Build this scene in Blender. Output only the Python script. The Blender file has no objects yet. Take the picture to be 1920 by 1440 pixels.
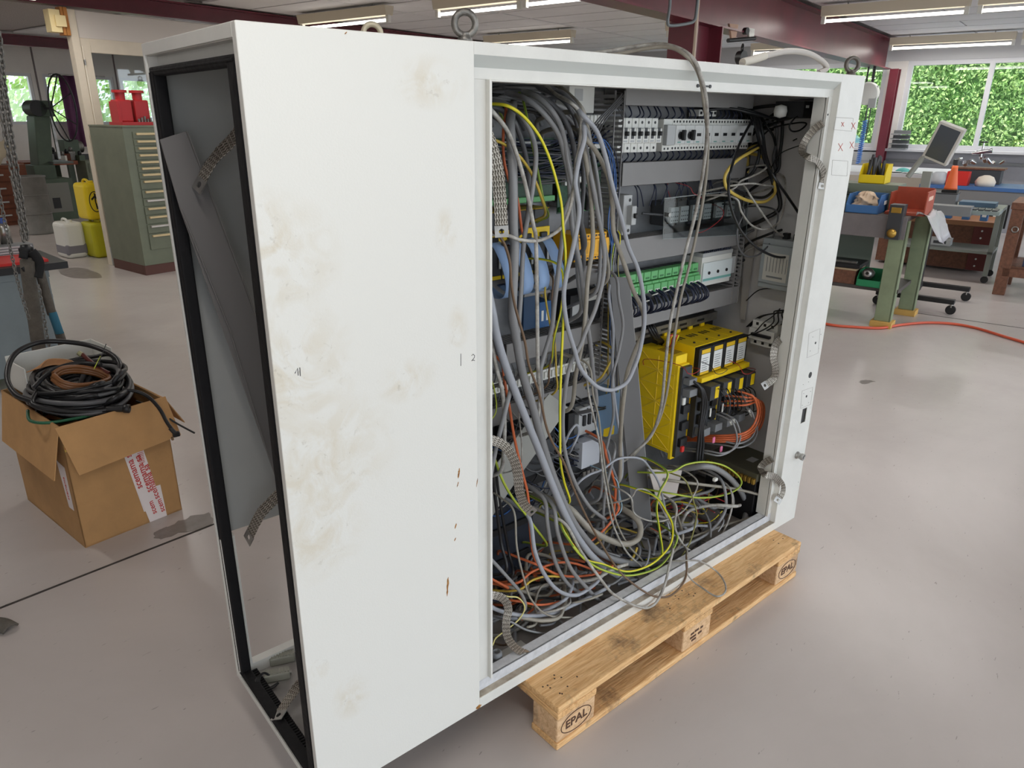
import bpy, math, random
from mathutils import Vector, Matrix
random.seed(7)
sc = bpy.context.scene
COL = sc.collection

# ---------------------------------------------------------------- camera
CAM = Vector((-.436, -1.155, 1.5455))
yaw, pitch, roll, FPX = math.radians(39.87), math.radians(20.08), math.radians(.51), 1360.0
cy, sy, cp, sp = math.cos(yaw), math.sin(yaw), math.cos(pitch), math.sin(pitch)
_f = Vector((sy*cp, cy*cp, -sp)); _r = Vector((cy, -sy, 0)); _u = _r.cross(_f)
_r, _u = math.cos(roll)*_r + math.sin(roll)*_u, -math.sin(roll)*_r + math.cos(roll)*_u
cd = bpy.data.cameras.new('camera'); cam = bpy.data.objects.new('camera', cd); COL.objects.link(cam)
m3 = Matrix((_r, _u, -_f)).transposed()
cam.matrix_world = Matrix.Translation(CAM) @ m3.to_4x4()
cd.sensor_width = 36; cd.lens = FPX/1920*36; cd.clip_start = .02; cd.clip_end = 200
sc.camera = cam

# ---------------------------------------------------------------- world, exposure
w = bpy.data.worlds.new('overcast_sky'); sc.world = w; w.use_nodes = True
bg = w.node_tree.nodes['Background']; bg.inputs[0].default_value = (.84, .92, 1.0, 1); bg.inputs[1].default_value = 3.5
sc.view_settings.view_transform = 'Standard'; sc.view_settings.look = 'None'
sc.view_settings.gamma = 1; sc.view_settings.use_curve_mapping = False
sc.view_settings.exposure = -0.16
LAMP_W = 14.5          # watts of every fluorescent fixture
TUBE_E = 6.0           # glow of the tube itself
# daylight sun outdoors, high over the building; the roof keeps it off the workshop floor
sl = bpy.data.lights.new('sun', 'SUN'); sl.energy = 7.0; sl.angle = .03; sl.color = (1, .96, .88)
sun = bpy.data.objects.new('sun', sl); COL.objects.link(sun); sun.rotation_euler = (0, math.radians(-35), math.radians(12.5))

# ---------------------------------------------------------------- measuring helpers (metres)
def _ray(u, v): return _f + _r*((u-960)/FPX) + _u*((720-v)/FPX)
def Yp(u, v, y): d = _ray(u, v); return CAM + d*((y-CAM.y)/d.y)
def Xp(u, v, x): d = _ray(u, v); return CAM + d*((x-CAM.x)/d.x)
def Zp(u, v, z): d = _ray(u, v); return CAM + d*((z-CAM.z)/d.z)
TH = math.radians(12.5); CT, ST = math.cos(TH), math.sin(TH)
def BW(a, b, z=0.): return Vector((a*CT-b*ST, a*ST+b*CT, z))      # building axes -> world
def AB(p): return Vector((p.x*CT+p.y*ST, -p.x*ST+p.y*CT, p.z))

# ---------------------------------------------------------------- mesh builder
class MB:
    def __init__(s): s.v = []; s.f = []; s.sm = []
    def add(s, vs, fs, smooth=False):
        o = len(s.v); s.v += [Vector(x) for x in vs]
        for f in fs: s.f.append([i+o for i in f]); s.sm.append(smooth)
        return s
    def box(s, x0, x1, y0, y1, z0, z1):
        vs = [(x, y, z) for z in (z0, z1) for y in (y0, y1) for x in (x0, x1)]
        return s.add(vs, [(0,2,3,1),(4,5,7,6),(0,1,5,4),(2,6,7,3),(0,4,6,2),(1,3,7,5)])
    def cbox(s, c, sz): return s.box(c[0]-sz[0]/2, c[0]+sz[0]/2, c[1]-sz[1]/2, c[1]+sz[1]/2, c[2]-sz[2]/2, c[2]+sz[2]/2)
    def prism(s, poly, off):
        n = len(poly); off = Vector(off); A = [Vector(p) for p in poly]
        B = [p+off for p in A]
        nrm = Vector((0,0,0))
        for i in range(n): nrm += A[i].cross(A[(i+1) % n])
        side = [(i, (i+1) % n, n+(i+1) % n, n+i) for i in range(n)]
        fs = [tuple(range(n-1, -1, -1)), tuple(range(n, 2*n))]+side
        if nrm.dot(off) < 0: fs = [f[::-1] for f in fs]
        return s.add(A+B, fs)
    def cyl(s, p0, p1, r, n=16, r2=None, cap=True):
        p0, p1 = Vector(p0), Vector(p1); r2 = r if r2 is None else r2
        ax = (p1-p0).normalized(); t = ax.orthogonal().normalized(); b = ax.cross(t)
        vs = []
        for p, q in ((p0, r), (p1, r2)):
            for i in range(n):
                a = 2*math.pi*i/n; vs.append(p+(t*math.cos(a)+b*math.sin(a))*q)
        s.add(vs, [(i, (i+1) % n, n+(i+1) % n, n+i) for i in range(n)], True)
        if cap: s.add(vs, [tuple(range(n-1, -1, -1)), tuple(range(n, 2*n))])
        return s
    def tube(s, pts, r, n=8, closed=False, cap=True):
        P = [Vector(p) for p in pts]; m = len(P); vs = []
        t0 = (P[1]-P[0]).normalized(); nr = t0.orthogonal().normalized()
        for i in range(m):
            if closed: t = (P[(i+1) % m]-P[i-1])
            else: t = P[min(i+1, m-1)]-P[max(i-1, 0)]
            t = t.normalized() if t.length > 1e-9 else t0
            nr = (nr-t*nr.dot(t)); nr = nr.normalized() if nr.length > 1e-6 else t.orthogonal().normalized()
            b = t.cross(nr); q = r(i/(m-1)) if callable(r) else r
            for k in range(n):
                a = 2*math.pi*k/n; vs.append(P[i]+(nr*math.cos(a)+b*math.sin(a))*q)
        fs = []
        for i in range(m if closed else m-1):
            j = (i+1) % m
            for k in range(n): fs.append((i*n+k, i*n+(k+1) % n, j*n+(k+1) % n, j*n+k))
        s.add(vs, fs, True)
        if cap and not closed: s.add(vs[:n]+vs[-n:], [tuple(range(n-1, -1, -1)), tuple(range(n, 2*n))])
        return s
    def torus(s, c, nrm, R, r, n=28, k=10):
        c, nrm = Vector(c), Vector(nrm).normalized(); t = nrm.orthogonal().normalized(); b = nrm.cross(t)
        return s.tube([c+(t*math.cos(2*math.pi*i/n)+b*math.sin(2*math.pi*i/n))*R for i in range(n)], r, k, True)
    def lathe(s, prof, o=(0,0,0), n=20, ax=(0,0,1)):
        o, ax = Vector(o), Vector(ax).normalized(); t = ax.orthogonal().normalized(); b = ax.cross(t); vs = []
        for r, z in prof:
            for i in range(n):
                a = 2*math.pi*i/n; vs.append(o+ax*z+(t*math.cos(a)+b*math.sin(a))*max(r, 1e-4))
        m = len(prof)
        return s.add(vs, [(j*n+i, j*n+(i+1) % n, (j+1)*n+(i+1) % n, (j+1)*n+i) for j in range(m-1) for i in range(n)], True)
    def sheet(s, grid, smooth=True, thick=0.0):
        R, Cn = len(grid), len(grid[0]); vs = [Vector(p) for row in grid for p in row]
        fs = [(i*Cn+j, i*Cn+j+1, (i+1)*Cn+j+1, (i+1)*Cn+j) for i in range(R-1) for j in range(Cn-1)]
        return s.add(vs, fs, smooth)
    def xf(s, M):
        s.v = [M @ p for p in s.v]; return s

def local(parent):
    if parent is None: return Matrix.Identity(4)
    M = Matrix.Translation(parent.location) @ parent.rotation_euler.to_matrix().to_4x4()
    return (local(parent.parent) @ M) if parent.parent else M

def ob(name, mb, m, parent=None, world=False, bevel=0, seg=1, solid=0, kind=None):
    """link one mesh object; world=True: the builder holds world coordinates"""
    if world and parent is not None: mb.xf(local(parent).inverted())
    me = bpy.data.meshes.new(name); me.from_pydata(mb.v, [], mb.f)
    me.polygons.foreach_set('use_smooth', mb.sm); me.materials.append(m); me.update()
    o = bpy.data.objects.new(name, me); COL.objects.link(o)
    if parent is not None: o.parent = parent
    if solid:
        q = o.modifiers.new('solid', 'SOLIDIFY'); q.thickness = solid; q.offset = 0
    if bevel:
        q = o.modifiers.new('bevel', 'BEVEL'); q.width = bevel; q.segments = seg; q.limit_method = 'ANGLE'; q.angle_limit = .6
    if kind: o['kind'] = kind
    return o
def tag(o, label, cat, group=None):
    o['label'] = label; o['category'] = cat
    if group: o['group'] = group
    return o
def thing(name, label, cat, loc=(0,0,0), rz=0., group=None):
    o = bpy.data.objects.new(name, None); COL.objects.link(o); o.location = loc; o.rotation_euler = (0, 0, rz)
    o.empty_display_size = .05
    return tag(o, label, cat, group)
def struct(o, label=None):
    o['kind'] = 'structure'
    if label: o['label'] = label
    return o
def dup(root, loc=None, rz=None, label=None):
    r = root.copy(); COL.objects.link(r)
    if loc is not None: r.location = loc
    if rz is not None: r.rotation_euler = (0, 0, rz)
    if label: r['label'] = label
    for ch in list(root.children):
        c = ch.copy(); COL.objects.link(c); c.parent = r
        for g in ch.children:
            d = g.copy(); COL.objects.link(d); d.parent = c
    return r
ORD = ['first','second','third','fourth','fifth','sixth','seventh','eighth','ninth','tenth','eleventh','twelfth']
def spline(P, k=6, closed=False):
    P = [Vector(p) for p in P]; n = len(P); out = []
    if n < 3 and not closed:
        return [P[0].lerp(P[-1], i/4) for i in range(5)]
    g = (lambda i: P[i % n]) if closed else (lambda i: P[max(0, min(n-1, i))])
    for i in range(n if closed else n-1):
        a, b, c, d = g(i-1), g(i), g(i+1), g(i+2)
        for j in range(k):
            t = j/k
            out.append(.5*((2*b)+(c-a)*t+(2*a-5*b+4*c-d)*t*t+(3*b-a-3*c+d)*t**3))
    if not closed: out.append(P[-1])
    return out

# ---------------------------------------------------------------- materials
def lin(c):
    f = lambda x: x/12.92 if x <= .04045 else ((x+.055)/1.055)**2.4
    return tuple(f(x/255) for x in c[:3])+(1,)
MATS = {}
def mat(name, col, rough=.5, metal=0., var=0., scale=6., bump=0., bscale=80., dark=None, spec=.5, coat=0., streak=None):
    if name in MATS: return MATS[name]
    m = bpy.data.materials.new(name); m.use_nodes = True; MATS[name] = m
    nt = m.node_tree; n = nt.nodes; L = nt.links; p = n['Principled BSDF']
    p.inputs['Base Color'].default_value = lin(col); p.inputs['Roughness'].default_value = rough
    p.inputs['Metallic'].default_value = metal; p.inputs['Specular IOR Level'].default_value = spec
    if coat: p.inputs['Coat Weight'].default_value = coat
    if var or bump:
        tc = n.new('ShaderNodeTexCoord'); mp = n.new('ShaderNodeMapping'); L.new(tc.outputs['Object'], mp.inputs[0])
        if streak: mp.inputs['Scale'].default_value = streak
    if var:
        t = n.new('ShaderNodeTexNoise'); t.inputs['Scale'].default_value = scale; t.inputs['Detail'].default_value = 5; t.inputs['Roughness'].default_value = .65
        r = n.new('ShaderNodeValToRGB'); r.color_ramp.elements[0].position = .32; r.color_ramp.elements[1].position = .68
        d = dark or tuple(x*(1-var) for x in col)
        r.color_ramp.elements[0].color = lin(d); r.color_ramp.elements[1].color = lin(col)
        L.new(mp.outputs[0], t.inputs[0]); L.new(t.outputs[0], r.inputs[0]); L.new(r.outputs[0], p.inputs['Base Color'])
    if bump:
        t2 = n.new('ShaderNodeTexNoise'); t2.inputs['Scale'].default_value = bscale; t2.inputs['Detail'].default_value = 3
        b = n.new('ShaderNodeBump'); b.inputs['Strength'].default_value = bump; b.inputs['Distance'].default_value = .01
        L.new(mp.outputs[0], t2.inputs[0]); L.new(t2.outputs[0], b.inputs['Height']); L.new(b.outputs[0], p.inputs['Normal'])
    return m
def emat(name, col, e):
    m = bpy.data.materials.new(name); m.use_nodes = True; p = m.node_tree.nodes['Principled BSDF']
    p.inputs['Base Color'].default_value = lin(col); p.inputs['Emission Color'].default_value = lin(col); p.inputs['Emission Strength'].default_value = e
    return m
def glassmat(name, tint=(235,240,240), gloss=.07, rough=.02):
    m = bpy.data.materials.new(name); m.use_nodes = True; nt = m.node_tree; n = nt.nodes; L = nt.links; n.remove(n['Principled BSDF'])
    t = n.new('ShaderNodeBsdfTransparent'); t.inputs[0].default_value = lin(tint)
    g = n.new('ShaderNodeBsdfGlossy'); g.inputs['Roughness'].default_value = rough
    mx = n.new('ShaderNodeMixShader'); mx.inputs[0].default_value = gloss; L.new(t.outputs[0], mx.inputs[1]); L.new(g.outputs[0], mx.inputs[2])
    L.new(mx.outputs[0], n['Material Output'].inputs[0]); return m
def node(nt, kind, **kw):
    x = nt.nodes.new(kind)
    for k, v in kw.items(): setattr(x, k, v)
    return x

GLASS = glassmat('window_glass')
ACRYL = glassmat('clear_acrylic', (222,226,228))
WHITE = mat('white_enamel', (224,223,217), .38, var=.05, scale=5, bump=.05, bscale=220)
LIPW = mat('white_enamel_lip', (225,224,218), .4, var=.04, scale=8)
INGREY = mat('interior_grey', (208,207,207), .5, var=.05, scale=4)
GALV = mat('galvanised_plate', (132,132,134), .45, .45, var=.12, scale=14)
DUCT = mat('duct_grey', (139,137,136), .5, var=.04, scale=6)
DUCTD = mat('duct_dark_grey', (98,97,97), .5, var=.04)
BLACK = mat('black_plastic', (24,24,26), .45)
RUBBER = mat('black_rubber', (15,14,17), .7, bump=.2, bscale=40, spec=.3)
OFFW = mat('offwhite_plastic', (220,220,214), .45)
LGREY = mat('light_grey_plastic', (176,178,178), .45)
MGREY = mat('mid_grey_plastic', (120,122,124), .5)
DGREY = mat('dark_grey_plastic', (58,60,63), .5)
YEL = mat('yellow_plastic', (252,214,22), .45, var=.05)
YELO = mat('amber_plastic', (240,176,20), .45)
GREENP = mat('green_terminal', (104,176,112), .5)
PCB = mat('pcb_green', (38,84,58), .5, var=.35, scale=160)
BLUEP = mat('blue_plastic', (38,88,140), .5)
STEEL = mat('bare_steel', (178,176,172), .35, .9, var=.2, scale=30)
ZINC = mat('zinc_dull', (146,143,138), .5, .8, var=.3, scale=60, bump=.15, bscale=120)
LABELW = mat('label_paper', (226,228,226), .6)
MAROON = mat('maroon_paint', (110,42,54), .35, var=.15, scale=2.5)
CREAM = mat('cream_paint', (226,214,194), .55, var=.05, scale=3)
GREENM = mat('machine_green', (116,122,102), .45, var=.1, scale=4)
DGREEN = mat('machine_dark_green', (84,100,84), .5, var=.12, scale=4)
CARD = mat('cardboard', (186,142,92), .8, var=.1, scale=5, bump=.05, bscale=90)
RED = mat('red_plastic', (196,40,34), .45)
ORANGE = mat('orange_paint', (172,76,52), .5, var=.1)
BLUEB = mat('blue_bin', (62,110,164), .5)
BROWNW = mat('brown_wood', (126,82,60), .6, var=.25, scale=6, streak=(1,6,6))
INK = mat('marker_ink', (38,40,44), .6)
REDINK = mat('red_marker_ink', (196,70,52), .6)
RUST = mat('rust', (176,124,62), .9, var=.4, scale=90, dark=(116,74,34))
BRASS = mat('brass', (176,140,62), .4, .7)

# pallet wood with grain and stains
def wood_mat(name, a, b, c, axis):
    m = bpy.data.materials.new(name); m.use_nodes = True; nt = m.node_tree; L = nt.links; p = nt.nodes['Principled BSDF']
    p.inputs['Roughness'].default_value = .75
    tc = node(nt, 'ShaderNodeTexCoord'); oi = node(nt, 'ShaderNodeObjectInfo')
    mp = node(nt, 'ShaderNodeMapping'); mp.inputs['Scale'].default_value = axis; L.new(tc.outputs['Object'], mp.inputs[0])
    off = node(nt, 'ShaderNodeVectorMath', operation='ADD'); mul = node(nt, 'ShaderNodeMath', operation='MULTIPLY'); mul.inputs[1].default_value = 37
    L.new(oi.outputs['Random'], mul.inputs[0]); L.new(mp.outputs[0], off.inputs[0]); L.new(mul.outputs[0], off.inputs[1])
    g = node(nt, 'ShaderNodeTexNoise'); g.inputs['Scale'].default_value = 9; g.inputs['Detail'].default_value = 6; g.inputs['Distortion'].default_value = 1.2
    L.new(off.outputs[0], g.inputs[0])
    r = node(nt, 'ShaderNodeValToRGB'); e = r.color_ramp.elements; e[0].position = .33; e[0].color = lin(b); e[1].position = .62; e[1].color = lin(a)
    L.new(g.outputs[0], r.inputs[0])
    s = node(nt, 'ShaderNodeTexNoise'); s.inputs['Scale'].default_value = 7; s.inputs['Detail'].default_value = 7; s.inputs['Roughness'].default_value = .7
    L.new(tc.outputs['Object'], s.inputs[0])
    r2 = node(nt, 'ShaderNodeValToRGB'); e = r2.color_ramp.elements; e[0].position = .53; e[0].color = (0,0,0,1); e[1].position = .68; e[1].color = (1,1,1,1)
    L.new(s.outputs[0], r2.inputs[0])
    mx = node(nt, 'ShaderNodeMix', data_type='RGBA'); mx.inputs[7].default_value = lin(c)
    sc_ = node(nt, 'ShaderNodeMath', operation='MULTIPLY'); sc_.inputs[1].default_value = .75; L.new(r2.outputs[0], sc_.inputs[0])
    L.new(sc_.outputs[0], mx.inputs[0]); L.new(r.outputs[0], mx.inputs[6]); L.new(mx.outputs[2], p.inputs['Base Color'])
    bp = node(nt, 'ShaderNodeBump'); bp.inputs['Strength'].default_value = .25; bp.inputs['Distance'].default_value = .01
    L.new(g.outputs[0], bp.inputs['Height']); L.new(bp.outputs[0], p.inputs['Normal'])
    return m
PINE = wood_mat('pallet_pine', (234,192,138), (206,156,100), (84,66,50), (1.2, 14, 14))
PINEY = wood_mat('pallet_pine_cross', (232,188,132), (200,150,96), (92,74,56), (14, 1.2, 14))
PINEB = wood_mat('pallet_block', (224,188,146), (198,156,114), (104,84,70), (5, 9, 9))
BURN = mat('branded_mark', (84,56,40), .8)

# painted concrete floor: scuffs, stains, glossy
def floor_mat():
    m = bpy.data.materials.new('painted_concrete'); m.use_nodes = True; nt = m.node_tree; L = nt.links; p = nt.nodes['Principled BSDF']
    tc = node(nt, 'ShaderNodeTexCoord')
    def noise(s, det=6, rg=.65, dist=0., vec=None):
        t = node(nt, 'ShaderNodeTexNoise'); t.inputs['Scale'].default_value = s; t.inputs['Detail'].default_value = det
        t.inputs['Roughness'].default_value = rg; t.inputs['Distortion'].default_value = dist; L.new(vec or tc.outputs['Object'], t.inputs[0]); return t
    def ramp(src, p0, c0, p1, c1):
        r = node(nt, 'ShaderNodeValToRGB'); e = r.color_ramp.elements; e[0].position = p0; e[0].color = c0; e[1].position = p1; e[1].color = c1
        L.new(src, r.inputs[0]); return r
    base = ramp(noise(.55, 8, .6, .6).outputs[0], .3, lin((180,172,167)), .7, lin((198,190,186)))
    st = ramp(noise(1.1, 5, .55, .8).outputs[0], .5, (0,0,0,1), .82, (1,1,1,1))
    m1 = node(nt, 'ShaderNodeMix', data_type='RGBA'); m1.inputs[7].default_value = lin((150,140,132))
    k = node(nt, 'ShaderNodeMath', operation='MULTIPLY'); k.inputs[1].default_value = .2; L.new(st.outputs[0], k.inputs[0])
    L.new(k.outputs[0], m1.inputs[0]); L.new(base.outputs[0], m1.inputs[6])
    # small dark chips and scratches
    mp = node(nt, 'ShaderNodeMapping'); mp.inputs['Scale'].default_value = (1, 4.5, 1); mp.inputs['Rotation'].default_value = (0, 0, .9); L.new(tc.outputs['Object'], mp.inputs[0])
    ch = ramp(noise(26, 2, .5, .2, mp.outputs[0]).outputs[0], .725, (0,0,0,1), .76, (1,1,1,1))
    m2 = node(nt, 'ShaderNodeMix', data_type='RGBA'); m2.inputs[7].default_value = lin((96,88,82)); k2 = node(nt, 'ShaderNodeMath', operation='MULTIPLY'); k2.inputs[1].default_value = .45
    L.new(ch.outputs[0], k2.inputs[0]); L.new(k2.outputs[0], m2.inputs[0]); L.new(m1.outputs[2], m2.inputs[6]); L.new(m2.outputs[2], p.inputs['Base Color'])
    p.inputs['Roughness'].default_value = .27
    b = node(nt, 'ShaderNodeBump'); b.inputs['Strength'].default_value = .10; b.inputs['Distance'].default_value = .01
    L.new(noise(14, 3, .5).outputs[0], b.inputs['Height']); L.new(b.outputs[0], p.inputs['Normal'])
    p.inputs['Specular IOR Level'].default_value = .5
    return m
FLOORM = floor_mat()
SPECK = mat('speckled_ceiling', (196,188,186), .9, var=.25, scale=70, bump=.3, bscale=60)
PANEL = mat('ceiling_panel_paint', (226,224,226), .7, var=.04, scale=2)
WALLW = mat('wall_white', (224,220,215), .7, var=.04, scale=2)
WALLG = mat('wall_grey', (150,150,156), .7, var=.06, scale=2)
FRAMEW = mat('window_frame_white', (208,208,212), .45)

# ---------------------------------------------------------------- room shell (building axes)
def brick_obj(name, a0, a1, b0, b1, z0, z1, m, parent=None, bevel=0):
    """box aligned with the building: own origin at its centre bottom"""
    c = BW((a0+a1)/2, (b0+b1)/2, z0)
    mb = MB().box(-(a1-a0)/2, (a1-a0)/2, -(b1-b0)/2, (b1-b0)/2, 0, z1-z0)
    o = ob(name, mb, m, None, bevel=bevel); 
    if parent is None: o.location = c; o.rotation_euler = (0, 0, TH)
    else:
        M = local(parent).inverted() @ Matrix.Translation(c) @ Matrix.Rotation(TH, 4, 'Z')
        o.parent = parent; o.matrix_basis = M
    return o
A0, A1, B0, B1, ZC = -5., 12.5, -5., 14., 2.72
struct(brick_obj('floor', A0, A1, B0, B1, -.2, 0, FLOORM))
struct(brick_obj('ground', 12.75, 60, -40, 60, -.5, -.005, mat('outside_asphalt', (150,150,148), .9)))
struct(brick_obj('ground', -30, 12.7, -40, 60, -.5, -.22, mat('outside_asphalt', (150,150,148), .9)))
ceil = struct(brick_obj('ceiling', A0, A1, B0, B1, ZC+.03, ZC+.15, SPECK))
# long ceiling panels laid side by side, each with a shadow gap
pw, pl = .62, 2.02
pan = None
def panel_at(a, b, l):
    global pan
    if pan is None:
        pan = ob('ceiling_panel', MB().box(-pw/2+.018, pw/2-.018, -.5, .5, 0, .02), PANEL, ceil)
        o = pan
    else:
        o = pan.copy(); COL.objects.link(o)
    o.matrix_basis = local(ceil).inverted() @ Matrix.Translation(BW(a, b, ZC)) @ Matrix.Rotation(TH, 4, 'Z') @ Matrix.Diagonal((1, l-.02, 1, 1))
na = int((A1-4.3)/pw)
for i in range(na):
    a = 4.3+pw*(i+.5)
    for k, (b0, b1) in enumerate(((-.9, 1.72), (2.04, 4.94), (4.96, 7.2), (7.46, 12.5))):
        sh = (.7 if i % 2 else 1.6) if b1-b0 > 2.5 else .9
        panel_at(a, b0+sh/2, sh); panel_at(a, (b0+sh+b1)/2, b1-b0-sh)
# concrete floor joints
def joint(p, q, wd, nm='trim_1'):
    d = (q-p).normalized(); n = Vector((-d.y, d.x, 0))*wd/2
    o = ob(nm, MB().prism([p-n, q-n, q+n, p+n], (0, 0, .0008)), mat('joint_filler', (70,64,60), .9, var=.3, scale=12)); struct(o, 'dark filled joint between the floor slabs'); return o
joint(Zp(-30, 1152, .0005), Zp(398, 984, .0005), .011)
joint(Zp(398, 984, .0005), Zp(398, 984, .0005)+(Zp(398, 984, .0005)-Zp(-30, 1152, .0005))*2.5, .008)
joint(Zp(1690, 583, .0005), Zp(2000, 627, .0005), .012)
def stain(pix, nm='trim_5'):
    rnd = random.Random(len(pix)*13); P = spline([Zp(u, v, .0006) for u, v in pix], 5, True); P = [p+Vector((rnd.uniform(-.012, .012), rnd.uniform(-.012, .012), 0)) for p in P]
    o = ob(nm, MB().prism(P, (0, 0, .0005)), mat('worn_concrete', (140,132,127), .4, var=.15, scale=14)); struct(o, 'irregular worn grey patch in the floor paint')
stain(((318, 985), (350, 972), (392, 962), (394, 985), (350, 996), (300, 1012), (290, 1002)))
stain(((112, 505), (150, 502), (182, 512), (190, 520), (150, 522), (118, 516)))
stain(((1610, 715), (1625, 712), (1640, 716), (1622, 720)))
# I-beams and columns in maroon steel
def ibeam(label, b, z0, z1, a0, a1, wd=.2):
    c = BW((a0+a1)/2, b, z0); h = z1-z0; l = (a1-a0)/2
    o = thing('steel_beam', label, 'beam', c, TH); 
    ob('web', MB().box(-l, l, -.006, .006, .015, h-.015), MAROON, o)
    ob('bottom_flange', MB().box(-l, l, -wd/2, wd/2, 0, .016), MAROON, o)
    ob('top_flange', MB().box(-l, l, -wd/2, wd/2, h-.016, h), MAROON, o)
    return o
ibeam('maroon steel ceiling beam meeting the window wall at right', 1.88, 2.30, 2.71, -4.9, 12.38)
ibeam('slim maroon ceiling beam running above the cream partition wall', 7.33, 2.545, 2.71, -4.9, 12.38, .14)
ibeam('distant slim maroon ceiling beam beyond the bandsaw', 12.7, 2.555, 2.71, -4.9, 12.38, .14)
def column(label, a, b, z1, wd=.22, dp=.26, web_along_a=True):
    o = thing('steel_column', label, 'column', BW(a, b, 0), TH)
    ob('web', MB().box(-dp/2+.02, dp/2-.02, -.006, .006, 0, z1), MAROON, o)
    for s in (-1, 1): ob('flange', MB().box(s*dp/2-.012, s*dp/2+.012, -wd/2, wd/2, 0, z1), MAROON, o)
    ob('base_plate', MB().box(-dp/2-.03, dp/2+.03, -wd/2-.03, wd/2+.03, 0, .02), MAROON, o)
    return o
column('maroon steel column standing in the window wall between two windows', 12.30, 1.70, 2.3, .12, .16)
column('broad maroon steel column carrying the beam behind the cabinet', 5.6, 1.88, 2.3, .25, .5)
# thin conduit pipes on that broad column
pc = thing('conduit_pipe', 'bent grey conduit pipe strapped to the broad maroon column', 'pipe', BW(5.3, 1.55, 0))
pts = [Yp(1258, -40, Yp(1258, 30, 2.6).y), Yp(1256, 10, 2.6), Yp(1252, 40, 2.6), Yp(1258, 48, 2.6), Yp(1290, 44, 2.6), Yp(1302, 38, 2.6), Yp(1306, 20, 2.6), Yp(1312, -40, 2.6)]
ob('pipe', MB().tube(spline(pts, 5), .0115, 10), mat('conduit_grey', (122,128,130), .5, .3), pc, world=True)
v = thing('conduit_pipe', 'straight thin cream conduit running down the broad maroon column', 'pipe', BW(5.4, 1.5, 0))
ob('pipe', MB().tube([Yp(1312, -30, 2.62), Yp(1300, 115, 2.62)], .012, 8), mat('conduit_cream', (190,170,150), .5), v, world=True)
# window wall on the right (a = A1)
wr = struct(brick_obj('wall_right', A1, A1+.2, B0, B1, 0, 1.12, WALLG))
struct(brick_obj('wall_right', A1, A1+.2, B0, B1, 2.42, ZC+.1, mat('lintel_grey', (188,188,190), .7)))
struct(brick_obj('trim_2', A1-.14, A1+.05, B0, B1, 1.12, 1.16, FRAMEW, bevel=.004), 'white window sill board along the window wall')
struct(brick_obj('trim_3', A1-.03, A1+.01, B0, B1, .96, 1.0, MGREY), 'grey cable trunking under the window sill')
nwin = [0]
def window(wall_fixed, t0, t1, z0, z1, along='b', mull=(), fr=.065, name=None):
    """frame, mullions and panes of one window; along: building axis it runs along"""
    nwin[0] += 1
    if along == 'b': R = lambda p0, p1, q0, q1, dz, m, n, par: brick_obj(n, wall_fixed-dz, wall_fixed+dz, p0, p1, q0, q1, m, par)
    else: R = lambda p0, p1, q0, q1, dz, m, n, par: brick_obj(n, p0, p1, wall_fixed-dz, wall_fixed+dz, q0, q1, m, par)
    mid = (t0+t1)/2; e = bpy.data.objects.new('window_%d' % nwin[0], None); COL.objects.link(e)
    e.location = BW(wall_fixed, mid, z0) if along == 'b' else BW(mid, wall_fixed, z0); e.rotation_euler = (0, 0, TH); e['kind'] = 'structure'
    R(t0, t1, z0, z0+fr, .04, FRAMEW, 'window_frame', e); R(t0, t1, z1-fr, z1, .04, FRAMEW, 'window_frame', e)
    R(t0, t0+fr, z0+fr, z1-fr, .04, FRAMEW, 'window_frame', e); R(t1-fr, t1, z0+fr, z1-fr, .04, FRAMEW, 'window_frame', e)
    ed = [t0+fr]+list(mull)+[t1-fr]
    for x in mull: R(x-fr/2, x+fr/2, z0+fr, z1-fr, .04, FRAMEW, 'mullion', e)
    for i in range(len(ed)-1): R(ed[i]+.01, ed[i+1]-.01, z0+fr, z1-fr, .003, GLASS, 'pane', e)
    return e
window(A1+.06, -.62, 1.58, 1.16, 2.42, 'b', (.48,))
window(A1+.06, 1.86, 3.9, 1.16, 2.42, 'b', (2.9,))
window(A1+.06, 4.4, 7.0, 1.16, 2.42, 'b', (5.7,))
window(A1+.06, -3.6, -.9, 1.16, 2.42, 'b', (-2.2,))
for b0, b1 in ((1.58, 1.86), (3.9, 4.4), (7.0, 14.), (-.9, -.62), (-5., -3.6)):
    struct(brick_obj('wall_right', A1, A1+.2, b0, b1, 1.12, 2.42, WALLW))
# far wall (b = B1): pale panels with windows
def far_wall():
    struct(brick_obj('wall_far', A0, A1, B1, B1+.2, 0, 1.38, WALLW)); struct(brick_obj('wall_far', A0, A1, B1, B1+.2, 2.22, ZC+.1, WALLW))
    xs = [(3.2, 3.9), (4.55, 5.02), (5.2, 5.95), (6.0, 6.42), (6.55, 7.4), (7.7, 8.6)]
    prev = A0
    for x0, x1 in xs:
        struct(brick_obj('wall_far', prev, x0, B1, B1+.2, 1.38, 2.22, WALLW)); prev = x1
        window(B1+.05, x0, x1, 1.38, 2.22, 'a', (), .05)
    struct(brick_obj('wall_far', prev, A1, B1, B1+.2, 1.38, 2.22, WALLW))
    for x in (4.42, 5.1, 6.48, 7.55): struct(brick_obj('trim_4', x-.012, x+.012, B1-.012, B1, 0, ZC, mat('panel_joint', (120,112,112), .7)), 'dark joint strip between far wall panels')
far_wall()
struct(brick_obj('wall_left', A0-.2, A0, B0, B1, 0, ZC+.1, WALLW))

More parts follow.
